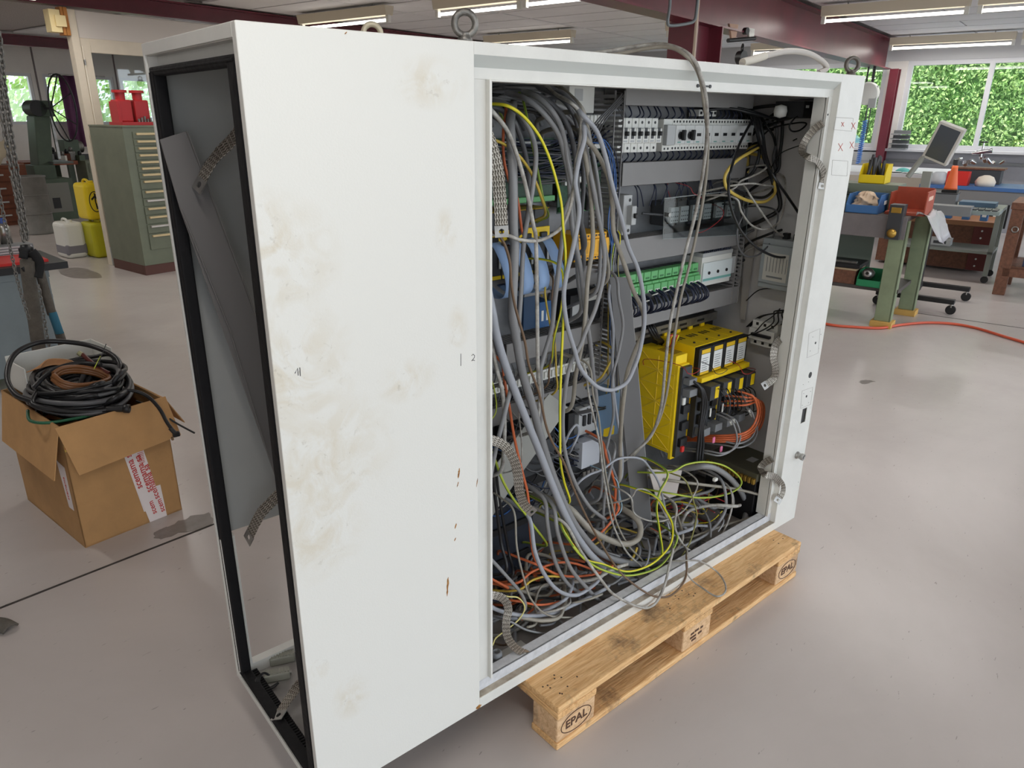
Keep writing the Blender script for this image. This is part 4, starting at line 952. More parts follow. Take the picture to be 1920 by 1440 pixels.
cable('grey cable rising from the tangle left of the leaning cover', .0046, CG, [(1150,830,.2),(1152,850),(1142,890),(1134,930),(1131,970),(1130,1020,.15)], .15)
cable('pale cable crossing low to the leaning duct cover', .0036, CGL, [(1070,930,.18),(1085,905),(1105,890),(1130,880),(1160,860),(1200,860),(1220,880),(1235,905),(1243,935),(1250,970),(1256,1020,.1)], .14)
cable('thin grey cable falling through the middle onto the sill', .003, CWH, [(1096,690,.12),(1104,740),(1115,790),(1124,830),(1130,880),(1138,930),(1150,985),(1175,1035),(1205,1065)], .1)
cable('thin grey cable parallel to the one falling onto the sill', .003, CGB, [(1106,690,.14),(1112,740),(1122,780),(1128,830),(1136,890),(1146,940),(1158,985),(1180,1025),(1205,1052)], .12)
for i, (r_, m_, q) in enumerate((
    (.0066, CGD, [(910,178,.26),(950,172,.25),(1000,176,.2),(1040,200,.17),(1066,240),(1078,290),(1082,340),(1086,400),(1096,460)]),
    (.0060, CG, [(915,186,.26),(960,182,.24),(1005,192,.19),(1040,222),(1060,268),(1070,320),(1074,375),(1080,440),(1084,520),(1090,580)]),
    (.0058, CGD, [(925,160,.3),(985,160,.28),(1030,172,.22),(1064,196,.17),(1084,240),(1092,300),(1094,350),(1090,420),(1094,500)]),
    (.0050, CG, [(930,168,.28),(1000,166,.26),(1048,182,.2),(1076,206,.16),(1098,240),(1112,290),(1122,350),(1128,410),(1126,470),(1120,540)]),
    (.0062, CGD, [(905,200,.22),(935,204,.2),(962,225,.18),(980,270),(990,320),(992,370),(986,420)]),
    (.0052, CGB, [(1010,150,.32),(1044,160,.28),(1070,180,.2),(1092,206,.15),(1104,250),(1112,300),(1116,350),(1124,410),(1136,470),(1140,520)]),
    (.0046, CGD, [(918,215,.24),(940,230,.22),(955,265),(962,310),(958,360),(950,410)]))):
    cable('dark grey cable in the crowded top left arch, %s from the front' % ORD[i], r_, m_, q, .15+.008*i)
for i in range(12):
    z = 1.555+.008*(i % 4)
    cable('dark cable running under the roof at the top left', .0055, (CBL, CGD, CG)[i % 3], [Vector((.50, .20+.012*i, z-.02)), Vector((.64, .22+.01*i, z+.015)), Vector((.80, .24+.008*i, z+.01)), Vector((.93, .27+.005*i, z-.02+.01*(i % 3))), Vector((1.02, .30, z-.07))], group='dark cables under the roof')
# -- cables draped over the cabinet top
P1 = [Vector((.80, .30, 1.684)), Vector((.92, .20, 1.693)), Yp(1215, 84, .12), Yp(1262, 87, .05), Yp(1298, 108, -.012), Yp(1315, 145, -.02), Yp(1325, 195, -.012), Yp(1325, 262, .02), Yp(1317, 330, .05), Yp(1304, 400, .08), Yp(1286, 470, .1), Yp(1270, 540, .11), Yp(1256, 610, .12), Yp(1247, 690, .12), Yp(1240, 760, .13), Yp(1222, 815, .15), Yp(1190, 848, .18), Yp(1165, 868, .22)]
cable('dirty white cable draped over the cabinet top and hanging down in front', .0045, CWH, P1)
P2 = [Vector((.79, .27, 1.684)), Vector((.95, .17, 1.69)), Yp(1240, 88, .07), Yp(1285, 104, .0), Yp(1310, 140, -.012), Yp(1320, 195, -.008), Yp(1327, 262, .025), Yp(1324, 330, .06), Yp(1312, 410, .09), Yp(1292, 500, .11), Yp(1276, 560, .12), Yp(1263, 640, .13), Yp(1256, 700, .13), Yp(1246, 755, .14), Yp(1230, 800, .16), Yp(1202, 838, .19), Yp(1176, 866, .23)]
cable('darker cable draped over the cabinet top just behind the white one', .0042, CGB, P2)
P3 = [Yp(1392, 117, .035), Yp(1412, 112, .04), Yp(1434, 105, .045), Yp(1478, 96, .05), Yp(1515, 100, .05), Yp(1540, 114, .05), Yp(1550, 128, .05), Vector((1.73, .05, 1.68))]
cable('thick pale hose arching along the cabinet top near the right eyebolt', .008, mat('pale_hose', (190,184,178), .5), P3, name='hose')
wr_ = ob('hose_wrap', MB().tube([P3[0], P3[1], P3[2]], .010, 10), mat('dirty_tape', (206,200,188), .6)); tag(wr_, 'dirty white tape wrap lying on the cabinet top at the hose end', 'tape')
nb = ob('rag', MB().lathe([(0, 0), (.022, .002), (.018, .008), (.006, .012), (0, .012)], (1.69, .12, Z1+.001), 9), mat('moss', (150,146,96), .9)); tag(nb, 'small yellowish crumpled bit on the cabinet top beside the hose', 'rag')
# -- cables at the right of the opening
cable('black and yellow striped flat cable coiled at the upper right', .0052, mat('cable_band_yellow', (206,178,84), .5), [(1425,274,.26),(1384,299),(1363,322),(1359,342),(1369,359),(1402,376),(1434,378),(1452,363),(1452,347),(1446,325,.24),(1430,295,.28)], .21)
cable('black inner strand of the striped coil at the upper right', .005, CBL, [(1430,268,.27),(1388,294),(1367,318),(1363,338),(1374,352),(1404,367),(1432,370),(1449,357),(1448,340),(1440,318,.25)], .22)
cable('thick black cable making a big loop before the relay box', .0042, CBL, [(1417,215,.3),(1423,255,.26),(1434,297,.2),(1450,330),(1473,363),(1498,401),(1511,430),(1510,452),(1500,472),(1480,481),(1458,482),(1436,474),(1415,461),(1392,437),(1377,408),(1369,380),(1366,349),(1371,317),(1384,276,.2),(1402,240,.25),(1417,215,.3)], .13)
cable('black trunk cable bundle dropping beside the motor switches', .0075, CBL, [(1412,215,.29),(1424,250),(1432,290),(1444,325),(1456,350),(1462,390,.22)], .24)
cable('pale grey cable loop hanging below the striped coil', .0032, CWH, [(1382,374),(1390,397),(1409,422),(1434,430),(1457,420),(1469,395),(1472,360),(1468,330,.22)], .18)
cable('pale cable slanting across the loops to the relay box', .0032, CWH, [(1390,345,.22),(1409,370),(1430,401),(1450,428),(1458,436),(1468,444)], .17)
cable('pale cable entering the striped coil from the left', .0032, CWH, [(1378,352),(1388,340),(1404,333),(1424,324),(1438,312)], .2)
cable('short pale cable lying across the inside of the striped coil', .0032, CWH, [(1386,346),(1410,344),(1432,347),(1450,350)], .19)
cable('wide grey cable loop reaching down beside the upright slotted duct', .003, CGD, [(1395,395),(1384,425),(1382,450),(1388,470),(1402,481),(1423,477),(1444,456),(1453,432),(1458,400)], .2)
cable('black cable dropping from the door switch cap', .0055, CBL, [(1467,203,.22),(1467,230),(1466,260),(1462,290),(1458,320)], .24)
cable('second black cable dropping behind the striped coil', .005, CGD, [(1455,236,.26),(1455,270),(1450,300),(1458,330),(1470,370),(1476,410)], .26)
cable('thin black cable loop under the door switch', .0026, CBL, [(1505,212,.14),(1490,222),(1480,236),(1485,246),(1500,244),(1512,232)], .14)
cable('thin black wire running along the right inner wall', .0018, CBL, [(1470,275,.28),(1490,262),(1505,258),(1530,262,.1)], .2)
cable('thin black wire from the relay box to the three-pole breaker', .002, CBL, [(1485,548,.13),(1470,570),(1450,592),(1432,605),(1412,625,.22)], .17)
for i, (a, b) in enumerate(((1449, 1451), (1458, 1459), (1467, 1466))): cable('short black feed wire into the three-pole breaker, %s pole' % ORD[i], .0024, CBL, [(a,606,.13),(b,590,.13),(b+4,583,.12),(1490,582,.1)], .13, 'breaker feed wires')
cable('thin red wire hanging in front of the clear sheet', .0009, CRED, [(1292,350,.27),(1300,362),(1316,372),(1318,390),(1308,420),(1310,436),(1330,428),(1352,410),(1356,395)], .26)
for i, q in enumerate(([(1330,206,.33),(1370,204,.3),(1400,210,.27),(1430,218,.25),(1462,226,.24)], [(1345,200,.34),(1385,203,.3),(1420,212,.27),(1450,222,.25),(1480,222,.2),(1502,206,.17)], [(1408,212,.29),(1418,240),(1424,280),(1418,310),(1404,330,.28)], [(1420,215,.29),(1430,250),(1436,290),(1448,330),(1455,380),(1450,430),(1440,470,.28)], [(1424,218,.3),(1440,240),(1452,262),(1456,300),(1450,340),(1440,370,.3)], [(1466,250,.27),(1462,290),(1470,340),(1478,380),(1486,420,.2)])):
    cable('black cable in the dark bundle beside the motor switches, %s of six' % ORD[i], (.005, .0045, .0055, .005, .004, .0045)[i], CBL, q, .26)
# -- wires around the breakers and terminals
rnd = random.Random(11)
for i in range(22):
    x = 1.19+i*.0275; dx = rnd.uniform(-.012, .012)
    P = [Vector((x, .325, 1.547)), Vector((x+dx, .31, 1.562)), Vector((x+dx*1.6, .33, 1.59))]
    cable('navy blue control wire rising from the switch row into the top duct', .0021, CNB, P, group='navy wires above the breaker row', name='wire', n=6)
for i in range(20):
    x = 1.195+i*.029; dx = rnd.uniform(-.01, .01)
    cable('navy blue control wire dropping from the switch row into the duct below', .0021, CNB, [Vector((x, .325, 1.46)), Vector((x+dx*.4, .315, 1.445)), Vector((x+dx, .335, 1.425))], group='navy wires below the breaker row', name='wire', n=6)
for i in range(18):
    x = 1.28+i*.027; dx = rnd.uniform(-.04, .04)
    cable('navy blue wire between the duct and the contactors', .002, CNB, [Vector((x+dx, .335, 1.372)), Vector((x+dx*.7, .315, 1.35)), Vector((x, .318, 1.30))], group='navy wires above the contactors', name='wire', n=6)
for i in range(11):
    x = 1.217+i*.0345
    for k in range(3):
        o = rnd.uniform(-.008, .008); w_ = rnd.uniform(.02, .045)
        cable('navy blue wire loop hanging from the green terminals', .0026, CNB, [Vector((x+o, .28, 1.044)), Vector((x+o+.004, .258-k*.006, 1.03)), Vector((x+o+w_*.3, .25-k*.006, 1.00)), Vector((x+o*.4+.006, .272, .975)), Vector((x+o, .315, .968))], group='navy loops under the green terminals', name='wire', n=6)
for i in range(6):
    p = Yp((1194, 1212, 1228, 1250, 1276, 1303)[i], (575, 565, 552, 545, 535, 528)[i], .252)
    o = ob('cable_tie', MB().torus(p, (0, .5, 1), .009, .0016, 14, 5), OFFW); tag(o, 'white cable tie on the navy wire loops, %s from the left' % ORD[i], 'cable tie', 'white ties on the navy loops')
for i in range(14):
    x = 1.615+i*.011
    cable('black wire entering the top of the white power module', .0018, CNB, [Vector((x, .31, 1.125)), Vector((x+.002, .30, 1.134)), Vector((x+.004, .33, 1.15))], group='black wires on the power module', name='wire', n=5)
for i in range(22):
    x = .74+i*.0185; dx = rnd.uniform(-.02, .02)
    cable('dark wire between the left terminal strip and its ducts', .0019, rnd.choice((CNB, CGD, CBL)), [Vector((x, .33, .857)), Vector((x+dx*.5, .325, .885)), Vector((x+dx, .335, .915))], group='dark wires above the left terminal strip', name='wire', n=5)
    cable('dark wire below the left terminal strip', .0019, rnd.choice((CNB, CGD, CBL, CWH)), [Vector((x, .33, .827)), Vector((x-dx*.5, .322, .808)), Vector((x-dx, .335, .785))], group='dark wires below the left terminal strip', name='wire', n=5)
for i in range(30):
    z = 1.50-rnd.uniform(0, .10); x0 = rnd.uniform(.62, .8)
    cable('dark wire in the horizontal loom behind the hanging bundle', .0026, rnd.choice((CBL, CGD, CGD, CNB)), [Vector((x0, .33, z)), Vector((x0+.14, .30+rnd.uniform(-.02, .02), z-.02+rnd.uniform(-.015, .015))), Vector((x0+.28, .31, z-.01)), Vector((x0+.4, .34, z+rnd.uniform(0, .07)))], group='dark loom behind the hanging bundle', name='wire', n=5)
for i in range(50):  # dark wires, packed extra densely to stand in for shade on the plate
    x0 = rnd.uniform(.62, 1.02); z = rnd.uniform(.42, .73)
    cable('thin dark wire in the thicket behind the diagonal plate', .0022, rnd.choice((CBL, CGD, CNB, CWB, CGD, CWH)), [Vector((x0, .33, z+.06)), Vector((x0+.05, .28, z+rnd.uniform(-.03, .03))), Vector((x0+.13, .29, z-.02)), Vector((x0+.2, .33, z+rnd.uniform(-.05, .04)))], group='thicket behind the diagonal plate', name='wire', n=5)
for i, (u, c) in enumerate(((1130, CWB), (1137, CWB), (1143, CNB), (1134, CWB))):
    cable('blue wire arching right of the upper middle board, %s of four' % ORD[i], .0017, c, [(u-25,252+i*5,.3),(u,262+i*4,.28),(u+14,300,.28),(u+18,350,.28),(u+10,420,.28),(u+16,470,.29)], .28, 'blue arching wires', 'wire')
for i in range(4): cable('grey thin cable rising to the upright slotted duct at top', .0022, CGD, [(1095+i*7,262,.3),(1118+i*5,228,.27),(1145+i*4,200,.27),(1166,176+i*5,.3)], .28, 'thin cables at the top slotted duct')
for i in range(7):
    u = 1142+i*3.4
    cable(('dull yellow','blue','dark grey','lime','pale grey','navy','bright yellow')[i]+' thin wire running down between the two fields', .0018, (CYO, CWB, CGD, CLG, CGL, CNB, CYG)[i], [(u,440,.29),(u-3+rnd.uniform(-3,3),500),(u+rnd.uniform(-4,4),560),(u-2,620),(u+rnd.uniform(-4,4),680),(u-4,735,.3)], .28, 'thin wires between the two fields', 'wire')
cable('short yellow cable stub right of the white terminal strip', .0036, CYO, [(1150,660,.24),(1138,690),(1122,712,.26)], .24)
cable('slate cable stub below the yellow one at the terminal strip', .0034, mat('cable_slate', (96,112,128), .5), [(1152,676,.25),(1142,705),(1122,722,.27)], .25)
# -- drive cables
for i in range(3): cable('black cable dropping from the tall yellow amplifier, %s from the left' % ORD[i], .0046, CBL, [(1298+i*4,714+i*6,.17),(1314+i*2,730),(1317+i*4,760),(1312+i*3,800),(1308+i*5,840),(1302+i*4,880,.15)], .15, 'black amplifier cables')
for i in range(4): cable('orange motor cable looping right of the drives, %s from inside' % ORD[i], .0038, COR, [(1400,738+i*7,.12),(1414+i*4,746+i*2),(1421+i*4,772),(1412+i*4,798+i*2),(1394,812+i*4),(1366,816+i*4,.14)], .1+.006*i, 'orange motor cables')
for i, (u, v) in enumerate(((1374, 800), (1380, 796), (1412, 785), (1409, 778))):
    cable('grey encoder cable curving down from a drive plug, %s from the left' % ORD[(0, 1, 3, 2)[i]], .0034, CG, [(u-6,v-12,.13),(u+3,v),(u+8,v+25),(u-2,v+44),(u-25,v+54),(u-50,v+50,.15)], .11, 'grey encoder cables')
    p = Yp(u-5, v-10, .125); o = ob('cable_marker', MB().tube([p, p+Vector((.008, -.003, -.012))], .005, 8), OFFW); tag(o, 'white cable marker sleeve on the %s grey encoder cable from the left' % ORD[(0, 1, 3, 2)[i]], 'cable marker', 'white cable markers')
for i in range(9): cable('black thin wire in the tangle below the drive labels', .002, rnd.choice((CBL, CBL, CGD)), [(1345+i*8,728,.15),(1352+i*8,738+rnd.uniform(-6,6)),(1362+i*7,752),(1356+i*8,772+rnd.uniform(-8,8),.16)], .12, 'black wires on the drive fronts', 'wire')
for i in range(3): cable('red or black thin wire beside the drives, %s from the left' % ORD[i], .0012, (CRED, CBL, CRED)[i], [(1280+i*52,688-i*2,.16),(1290+i*52,700),(1302+i*52,700),(1312+i*52,692,.17)], .13, 'red and black pairs', 'wire')
for i in range(2): o = ob('plug_tag', MB().cbox((0, 0, 0), (.012, .006, .022)), mat('pink_plastic', (222,120,160), .5), bevel=.002); o.location = Yp((1352, 1338)[i], (842, 825)[i], .13); tag(o, ('larger', 'smaller')[i]+' pink plug hanging at the bottom of the drives', 'plug')
o = ob('plug_tag', MB().cbox((0, 0, 0), (.014, .01, .02)), RED, bevel=.002); o.location = Yp(1279, 842, .16); tag(o, 'red plug at the foot of the tall yellow amplifier', 'plug')
for i in range(8): cable('coloured wire peeking out between the yellow amplifier and the drives', .002, (CRED, COR, CYG, CRED, CWH, COR, CRED, CYG)[i], [(1250+i*2,648,.3),(1254+i*2,632+i,.27),(1262+i*1.5,628,.27),(1268,640,.3)], .28, 'coloured wires between the drives', 'wire')
for i in range(3): cable('black cable behind the top of the tall yellow amplifier, %s from the left' % ORD[i], .004, CBL, [(1208+i*5,600,.34),(1216+i*5,615),(1226+i*5,632),(1236+i*4,640,.32)], .3, 'black cables behind the amplifier')
# -- cabinet floor tangle
cable('yellow green earth cable making a wide ring before the transformer', .0034, CLG, [(1261,884),(1286,871),(1321,866),(1357,873),(1383,891),(1390,907),(1374,922),(1343,931),(1308,933),(1268,927)], .10)
cable('yellow earth cable standing upright in the middle tangle', .0036, CYG, [(1252,891),(1237,922),(1231,953),(1236,993),(1241,1038)], .06)
cable('yellow earth cable curving from the upright one to the lower left', .0036, CYG, [(1232,933),(1250,960),(1261,984),(1259,1016),(1241,1042),(1214,1062),(1174,1072),(1130,1058),(1096,1047),(1059,1000),(1043,960,.12)], .055)
cable('lime cable running below the yellow one in the tangle', .0034, CLG, [(1270,1010),(1250,1048),(1225,1068),(1180,1079),(1140,1072),(1105,1055),(1075,1025),(1058,990,.12)], .05)
cable('thin grey ring standing in front of the leaning duct cover', .0026, CWH, [(1183,933),(1194,918),(1214,920),(1232,938),(1250,971),(1262,1000)], .09)
cable('thin grey wire completing the ring toward the amplifier', .0026, CWH, [(1183,933),(1188,960),(1206,973),(1232,978),(1254,973),(1281,958),(1300,930),(1308,905)], .085)
cable('fat grey cable bending down beside the transformer', .0105, CG, [(1290,878,.16),(1320,874),(1345,880),(1372,900),(1392,927),(1400,953),(1390,988,.06)], .11)
cable('beige cable poking out over the right end of the sill', .0052, CGB, [(1265,902,.14),(1319,909),(1374,916),(1425,928,.06),(1455,941,.02),(1460,952,.01),(1440,963,.03),(1401,973,.07),(1350,988,.09),(1300,1006)], .11)
cable('grey cable arc right of the yellow ring', .0055, CG, [(1352,900,.12),(1361,933),(1357,964),(1330,998),(1286,1022),(1250,1036)], .085)
cable('thin grey cable arc next to the fat bent cable', .0035, CWH, [(1368,915,.1),(1373,945),(1362,985),(1342,1016)], .07)
cable('olive flat wire hanging over a white connector in the tangle', .0024, mat('wire_olive', (128,126,70), .5), [(1286,902),(1303,949),(1306,971),(1294,1016),(1277,1046),(1272,1065)], .06)
cable('grey cable loop bulging in the middle front of the tangle', .0036, CWH, [(1268,950,.09),(1265,985),(1275,1012),(1290,1030),(1310,1036,.09)], .06)
cable('thin grey loop lying outside on the pallet board', .0027, CWH, [(1270,1052,.03),(1290,1051,.005),(1314,1053,-.012),(1343,1071,-.03),(1359,1093,-.045),(1359,1111,-.055),(1343,1118,-.05),(1319,1104,-.035),(1294,1084,-.015),(1286,1060,.005),(1288,1030,.04)], 0)
cable('grey cable drooping over the sill at its middle', .0042, CWH, [(1062,985,.06),(1090,1035,.05),(1127,1087,.03),(1153,1116,.012),(1200,1139,-.012),(1227,1133,-.012),(1245,1100,-.004),(1255,1060,.02),(1262,1020,.06)], .03)
cable('fat beige hose bent into a hook in the middle of the tangle', .0098, CGB, [(1070,955,.14),(1106,992),(1149,1015),(1175,1020),(1194,1012),(1201,996),(1196,976,.12)], .11)
cable('grey cable hook at the lower left reaching to the sill', .0058, CGL, [(993,973,.1),(1003,1034),(1022,1079),(1048,1108),(1080,1116),(1109,1100),(1125,1084),(1133,1066)], .075)
cable('grey cable diving from the bundle to the sill, inner one', .0058, CG, [(1022,940,.12),(1027,985),(1040,1050),(1065,1095),(1098,1115),(1140,1118),(1190,1100,.1)], .1)
cable('grey cable diving from the bundle to the sill, outer one', .0058, CG, [(1038,950,.1),(1046,1000),(1068,1062),(1100,1102),(1130,1130),(1165,1132,.05),(1200,1112,.07)], .075)
cable('grey cable coming from the left edge into the tangle', .0048, CG, [(905,1030,.1),(919,1047),(943,1073),(977,1113),(985,1140)], .08)
cable('thin beige cable sagging over the front left floor', .0027, CGB, [(964,960,.08),(969,1026),(982,1084),(996,1124),(1027,1153),(1075,1158),(1109,1157)], .06)
cable('pale blue grey cable lying along the floor at left', .0058, CGL, [(905,1120),(925,1140),(956,1150),(996,1155),(1038,1150),(1075,1134),(1100,1122),(1140,1100)], .08)
cable('orange cable arch on the left of the tangle', .0036, COR, [(972,1092),(996,1073),(1027,1060),(1059,1054),(1090,1060),(1127,1076)], .12)
cable('orange cable running right through the tangle', .0036, COR, [(1010,1060),(1043,1076),(1075,1081),(1117,1076),(1150,1060)], .11)
cable('orange cable low at the front of the tangle', .0034, COR, [(975,1128),(1008,1134),(1038,1131),(1062,1123)], .1)
cable('short orange cable at the far left of the floor', .0036, COR, [(905,1076),(930,1090),(952,1102)], .12)
cable('yellow cable under the orange arch', .0032, CYO, [(975,1105),(996,1089),(1022,1081),(1050,1081)], .11)
cable('cream wire curl behind the lowest braided strap', .002, mat('wire_cream', (214,204,130), .5), [(950,1118),(972,1121),(984,1139),(974,1160),(956,1176),(930,1196),(921,1212)], .07)
cable('grey wire sagging beside the lowest braided strap', .003, CG, [(958,1166),(990,1182),(1038,1190),(1056,1182),(1054,1168)], .07)
cable('orange cable climbing at the right of the fat hose', .0036, COR, [(1100,1018),(1120,1005),(1140,985),(1154,965),(1160,950)], .13)
o = ob('plug', MB().cbox((0, 0, 0), (.018, .012, .012)), OFFW, bevel=.002); o.location = Yp(1341, 899, .1); tag(o, 'small white plug lying inside the yellow earth ring', 'plug')
rnd = random.Random(23)
def filler(label, group, n, xr, yr, zr, cols, rr):
    for i in range(n):
        x0 = rnd.uniform(*xr); y0 = rnd.uniform(*yr); z0 = rnd.uniform(*zr); r = rnd.uniform(*rr); a = rnd.uniform(-.5, .5); L = rnd.uniform(.12, .3)
        P = []
        for k in range(5):
            t = k/4-.5; x = x0+L*t*math.cos(a); y = y0+L*t*math.sin(a)+.05*math.sin(t*5+i); z = z0+.03*math.cos(t*4+i*1.7)
            P.append(Vector((min(max(x, .50), 1.72), min(max(y, .06), .34), max(z, FLZ+r))))
        cable(label, r, rnd.choice(cols), P, group=group)
filler('grey cable buried in the tangle on the cabinet floor', 'cables buried in the floor tangle', 60, (.60, 1.64), (.09, .32), (.16, .27), (CG, CGL, CGD, CG, CGB, CWH), (.003, .0065))
filler('dark or coloured cable buried in the tangle on the cabinet floor', 'coloured cables buried in the floor tangle', 34, (.58, 1.62), (.14, .33), (.158, .24), (CBL, CBL, COR, CGD, CYO, CNB, COR, CBR), (.0025, .0045))
filler('yellow or red wire at the foot of the transformer', 'wires at the transformer foot', 12, (1.50, 1.66), (.14, .3), (.18, .26), (CYO, CYG, CRED, CRED, CBR), (.0015, .003))
# ================================================================ braided earth straps
def braid_mat():
    m = bpy.data.materials.new('tinned_braid'); m.use_nodes = True; nt = m.node_tree; L = nt.links; p = nt.nodes['Principled BSDF']
    p.inputs['Metallic'].default_value = .75; p.inputs['Roughness'].default_value = .42
    tc = node(nt, 'ShaderNodeTexCoord'); t = node(nt, 'ShaderNodeTexNoise'); t.inputs['Scale'].default_value = 500; L.new(tc.outputs['Object'], t.inputs[0])
    r = node(nt, 'ShaderNodeValToRGB'); r.color_ramp.elements[0].color = lin((128,122,112)); r.color_ramp.elements[1].color = lin((192,186,176)); r.color_ramp.elements[0].position = .3; r.color_ramp.elements[1].position = .62
    L.new(t.outputs[0], r.inputs[0]); L.new(r.outputs[0], p.inputs['Base Color']); return m
BRAID = braid_mat(); BRAIDD = mat('braid_shade', (96,90,82), .5, .7)
def strap(label, P, wd, hint, lug=True, seglen=.0022):
    """flat woven strap along P; hint: direction the flat side faces"""
    S = spline(P, 14); base = S[-1].copy(); o = thing('braided_strap', label, 'earth strap', base, 0, 'braided earth straps')
    # resample evenly
    D = [0]
    for a, b in zip(S, S[1:]): D.append(D[-1]+(b-a).length)
    n = max(20, int(D[-1]/seglen)); Q = []; j = 0
    for i in range(n+1):
        s = D[-1]*i/n
        while j < len(S)-2 and D[j+1] < s: j += 1
        Q.append(S[j].lerp(S[j+1], (s-D[j])/max(1e-9, D[j+1]-D[j])))
    hint = Vector(hint).normalized(); rows = []; nx = 20
    for i, p in enumerate(Q):
        t = (Q[min(i+1, n)]-Q[max(i-1, 0)]).normalized(); side = t.cross(hint)
        if side.length < .2: side = t.cross(Vector((1, 0, .3)))
        side.normalize(); nr = side.cross(t).normalized(); row = []
        for k in range(nx+1):
            x = k/nx-.5; plait = x*5; f = plait-math.floor(plait)
            h = .0011*abs(math.sin(math.pi*(f*1.0)))+.0007*math.sin(2*math.pi*(i*.26+abs(f-.5)*1.6))
            row.append(p+side*(x*wd)+nr*h-base)
        rows.append(row)
    br = ob('braid', MB().sheet(rows), BRAID, o, solid=.0016); br.data.materials.append(BRAIDD); nl_ = len(rows)-1
    for i in range(nl_):
        for k in range(nx):
            f = ((k+.5)/nx)*5 % 1
            if (i*.2+abs(f-.5)*1.6) % 1 < .34 or f < .12 or f > .9: br.data.polygons[i*nx+k].material_index = 1
    if lug:
        t = (Q[-1]-Q[-6]).normalized(); side = t.cross(hint).normalized(); nr = side.cross(t).normalized(); L_ = wd*.9; c = Vector((0, 0, 0))
        # plate with a bolt hole: ring of quads around the hole
        hole = [c+t*(L_*.5)+(t*math.sin(a)+side*math.cos(a))*wd*.2 for a in [math.pi/4+math.pi/2*k/4 for k in range(16)]]
        cor = []
        for k in range(16):
            a = math.pi/4+math.pi/8*k; q = max(abs(math.cos(a)), abs(math.sin(a))); cor.append(c+t*(L_*.5)+side*(math.cos(a)/q*wd*.54)+t*(math.sin(a)/q*L_*.5))
        hole = [c+t*(L_*.5)+(t*math.sin(math.pi/4+math.pi/8*k)+side*math.cos(math.pi/4+math.pi/8*k))*wd*.21 for k in range(16)]
        mb = MB().add(cor+hole, [(k, (k+1) % 16, 16+(k+1) % 16, 16+k) for k in range(16)])
        ob('lug', mb, STEEL, o, solid=.0022)
    return o
camdir = -_f
strap('braided earth strap hanging at the upper left edge with a holed lug', [Yp(905, 235, .06), Yp(921, 275, .06), Yp(932, 320, .055), Yp(937, 370, .055), Yp(940, 423, .05)], .027, camdir)
strap('braided earth strap bowed before the diagonal plate at lower left', [Yp(900, 822, .06), Yp(922, 825, .055), Yp(946, 836, .05), Yp(963, 860, .045), Yp(971, 890, .045), Yp(974, 920, .045), Yp(982, 944, .05), Yp(993, 956, .05)], .023, camdir)
strap('braided earth strap in an S shape at the bottom left corner', [Yp(902, 1122, .06), Yp(925, 1116, .055), Yp(944, 1123, .05), Yp(953, 1141, .045), Yp(949, 1168, .04), Yp(952, 1195, .035), Yp(966, 1214, .03), Yp(980, 1223, .026)], .021, camdir)
strap('braided earth strap curling at the upper right post', [Xp(1543, 230, 1.738), Xp(1523, 246, 1.73), Xp(1509, 265, 1.72), Xp(1503, 284, 1.70), Yp(1516, 295, .018), Yp(1530, 301, .012), Yp(1541, 316, .010), Yp(1545, 332, .010), Yp(1543, 343, .010)], .021, camdir)
strap('braided earth strap hanging at mid height beside the right post', [Yp(1480, 622, .06), Yp(1464, 634, .06), Yp(1453, 650, .055), Yp(1450, 671, .05), Yp(1454, 692, .045), Yp(1450, 710, .05), Yp(1438, 720, .055)], .024, camdir)
strap('braided earth strap curling over the lower right post', [Xp(1448, 860, 1.738), Xp(1433, 868, 1.73), Xp(1426, 879, 1.72), Yp(1436, 890, .014), Yp(1452, 894, .006), Yp(1465, 908, .0), Yp(1466, 922, -.003), Yp(1461, 933, -.004)], .024, camdir)
strap('upper braided strap with holed lug inside the narrow left opening', [Xp(448, 246, .11), Xp(434, 265, .10), Xp(412, 287, .08), Xp(394, 310, .06), Xp(380, 335, .045)], .031, Vector((-1, -.3, .35)))
strap('middle braided strap with holed lug inside the narrow left opening', [Xp(526, 925, .12), Xp(511, 940, .10), Xp(489, 964, .07), Xp(470, 1000, .05)], .031, Vector((-1, -.3, .5)))
strap('lowest braided strap lying on the seal of the narrow left opening', [Zp(566, 1280, .205), Zp(554, 1294, .195), Zp(540, 1313, .188), Zp(528, 1332, .184)], .031, Vector((-.8, -.2, .7)))
for i in range(3): cable('black lead of the grey multi-pin connectors', .003, CBL, [Zp(508,1268,.17), Zp(494,1262,.185), Zp(480+i*3,1276,.18), Zp(486+i*4,1292,.165), Zp(505+i*3,1290,.165), Zp(522,1280,.17)], group='black connector leads')
# ================================================================ left: cardboard box of cables
BXR = math.radians(11)
box = thing('cardboard_box', 'open cardboard box full of black cables with printed white tape', 'box', (-.025, 2.02, 0), BXR)
W2, D2, H = .19, .29, .50
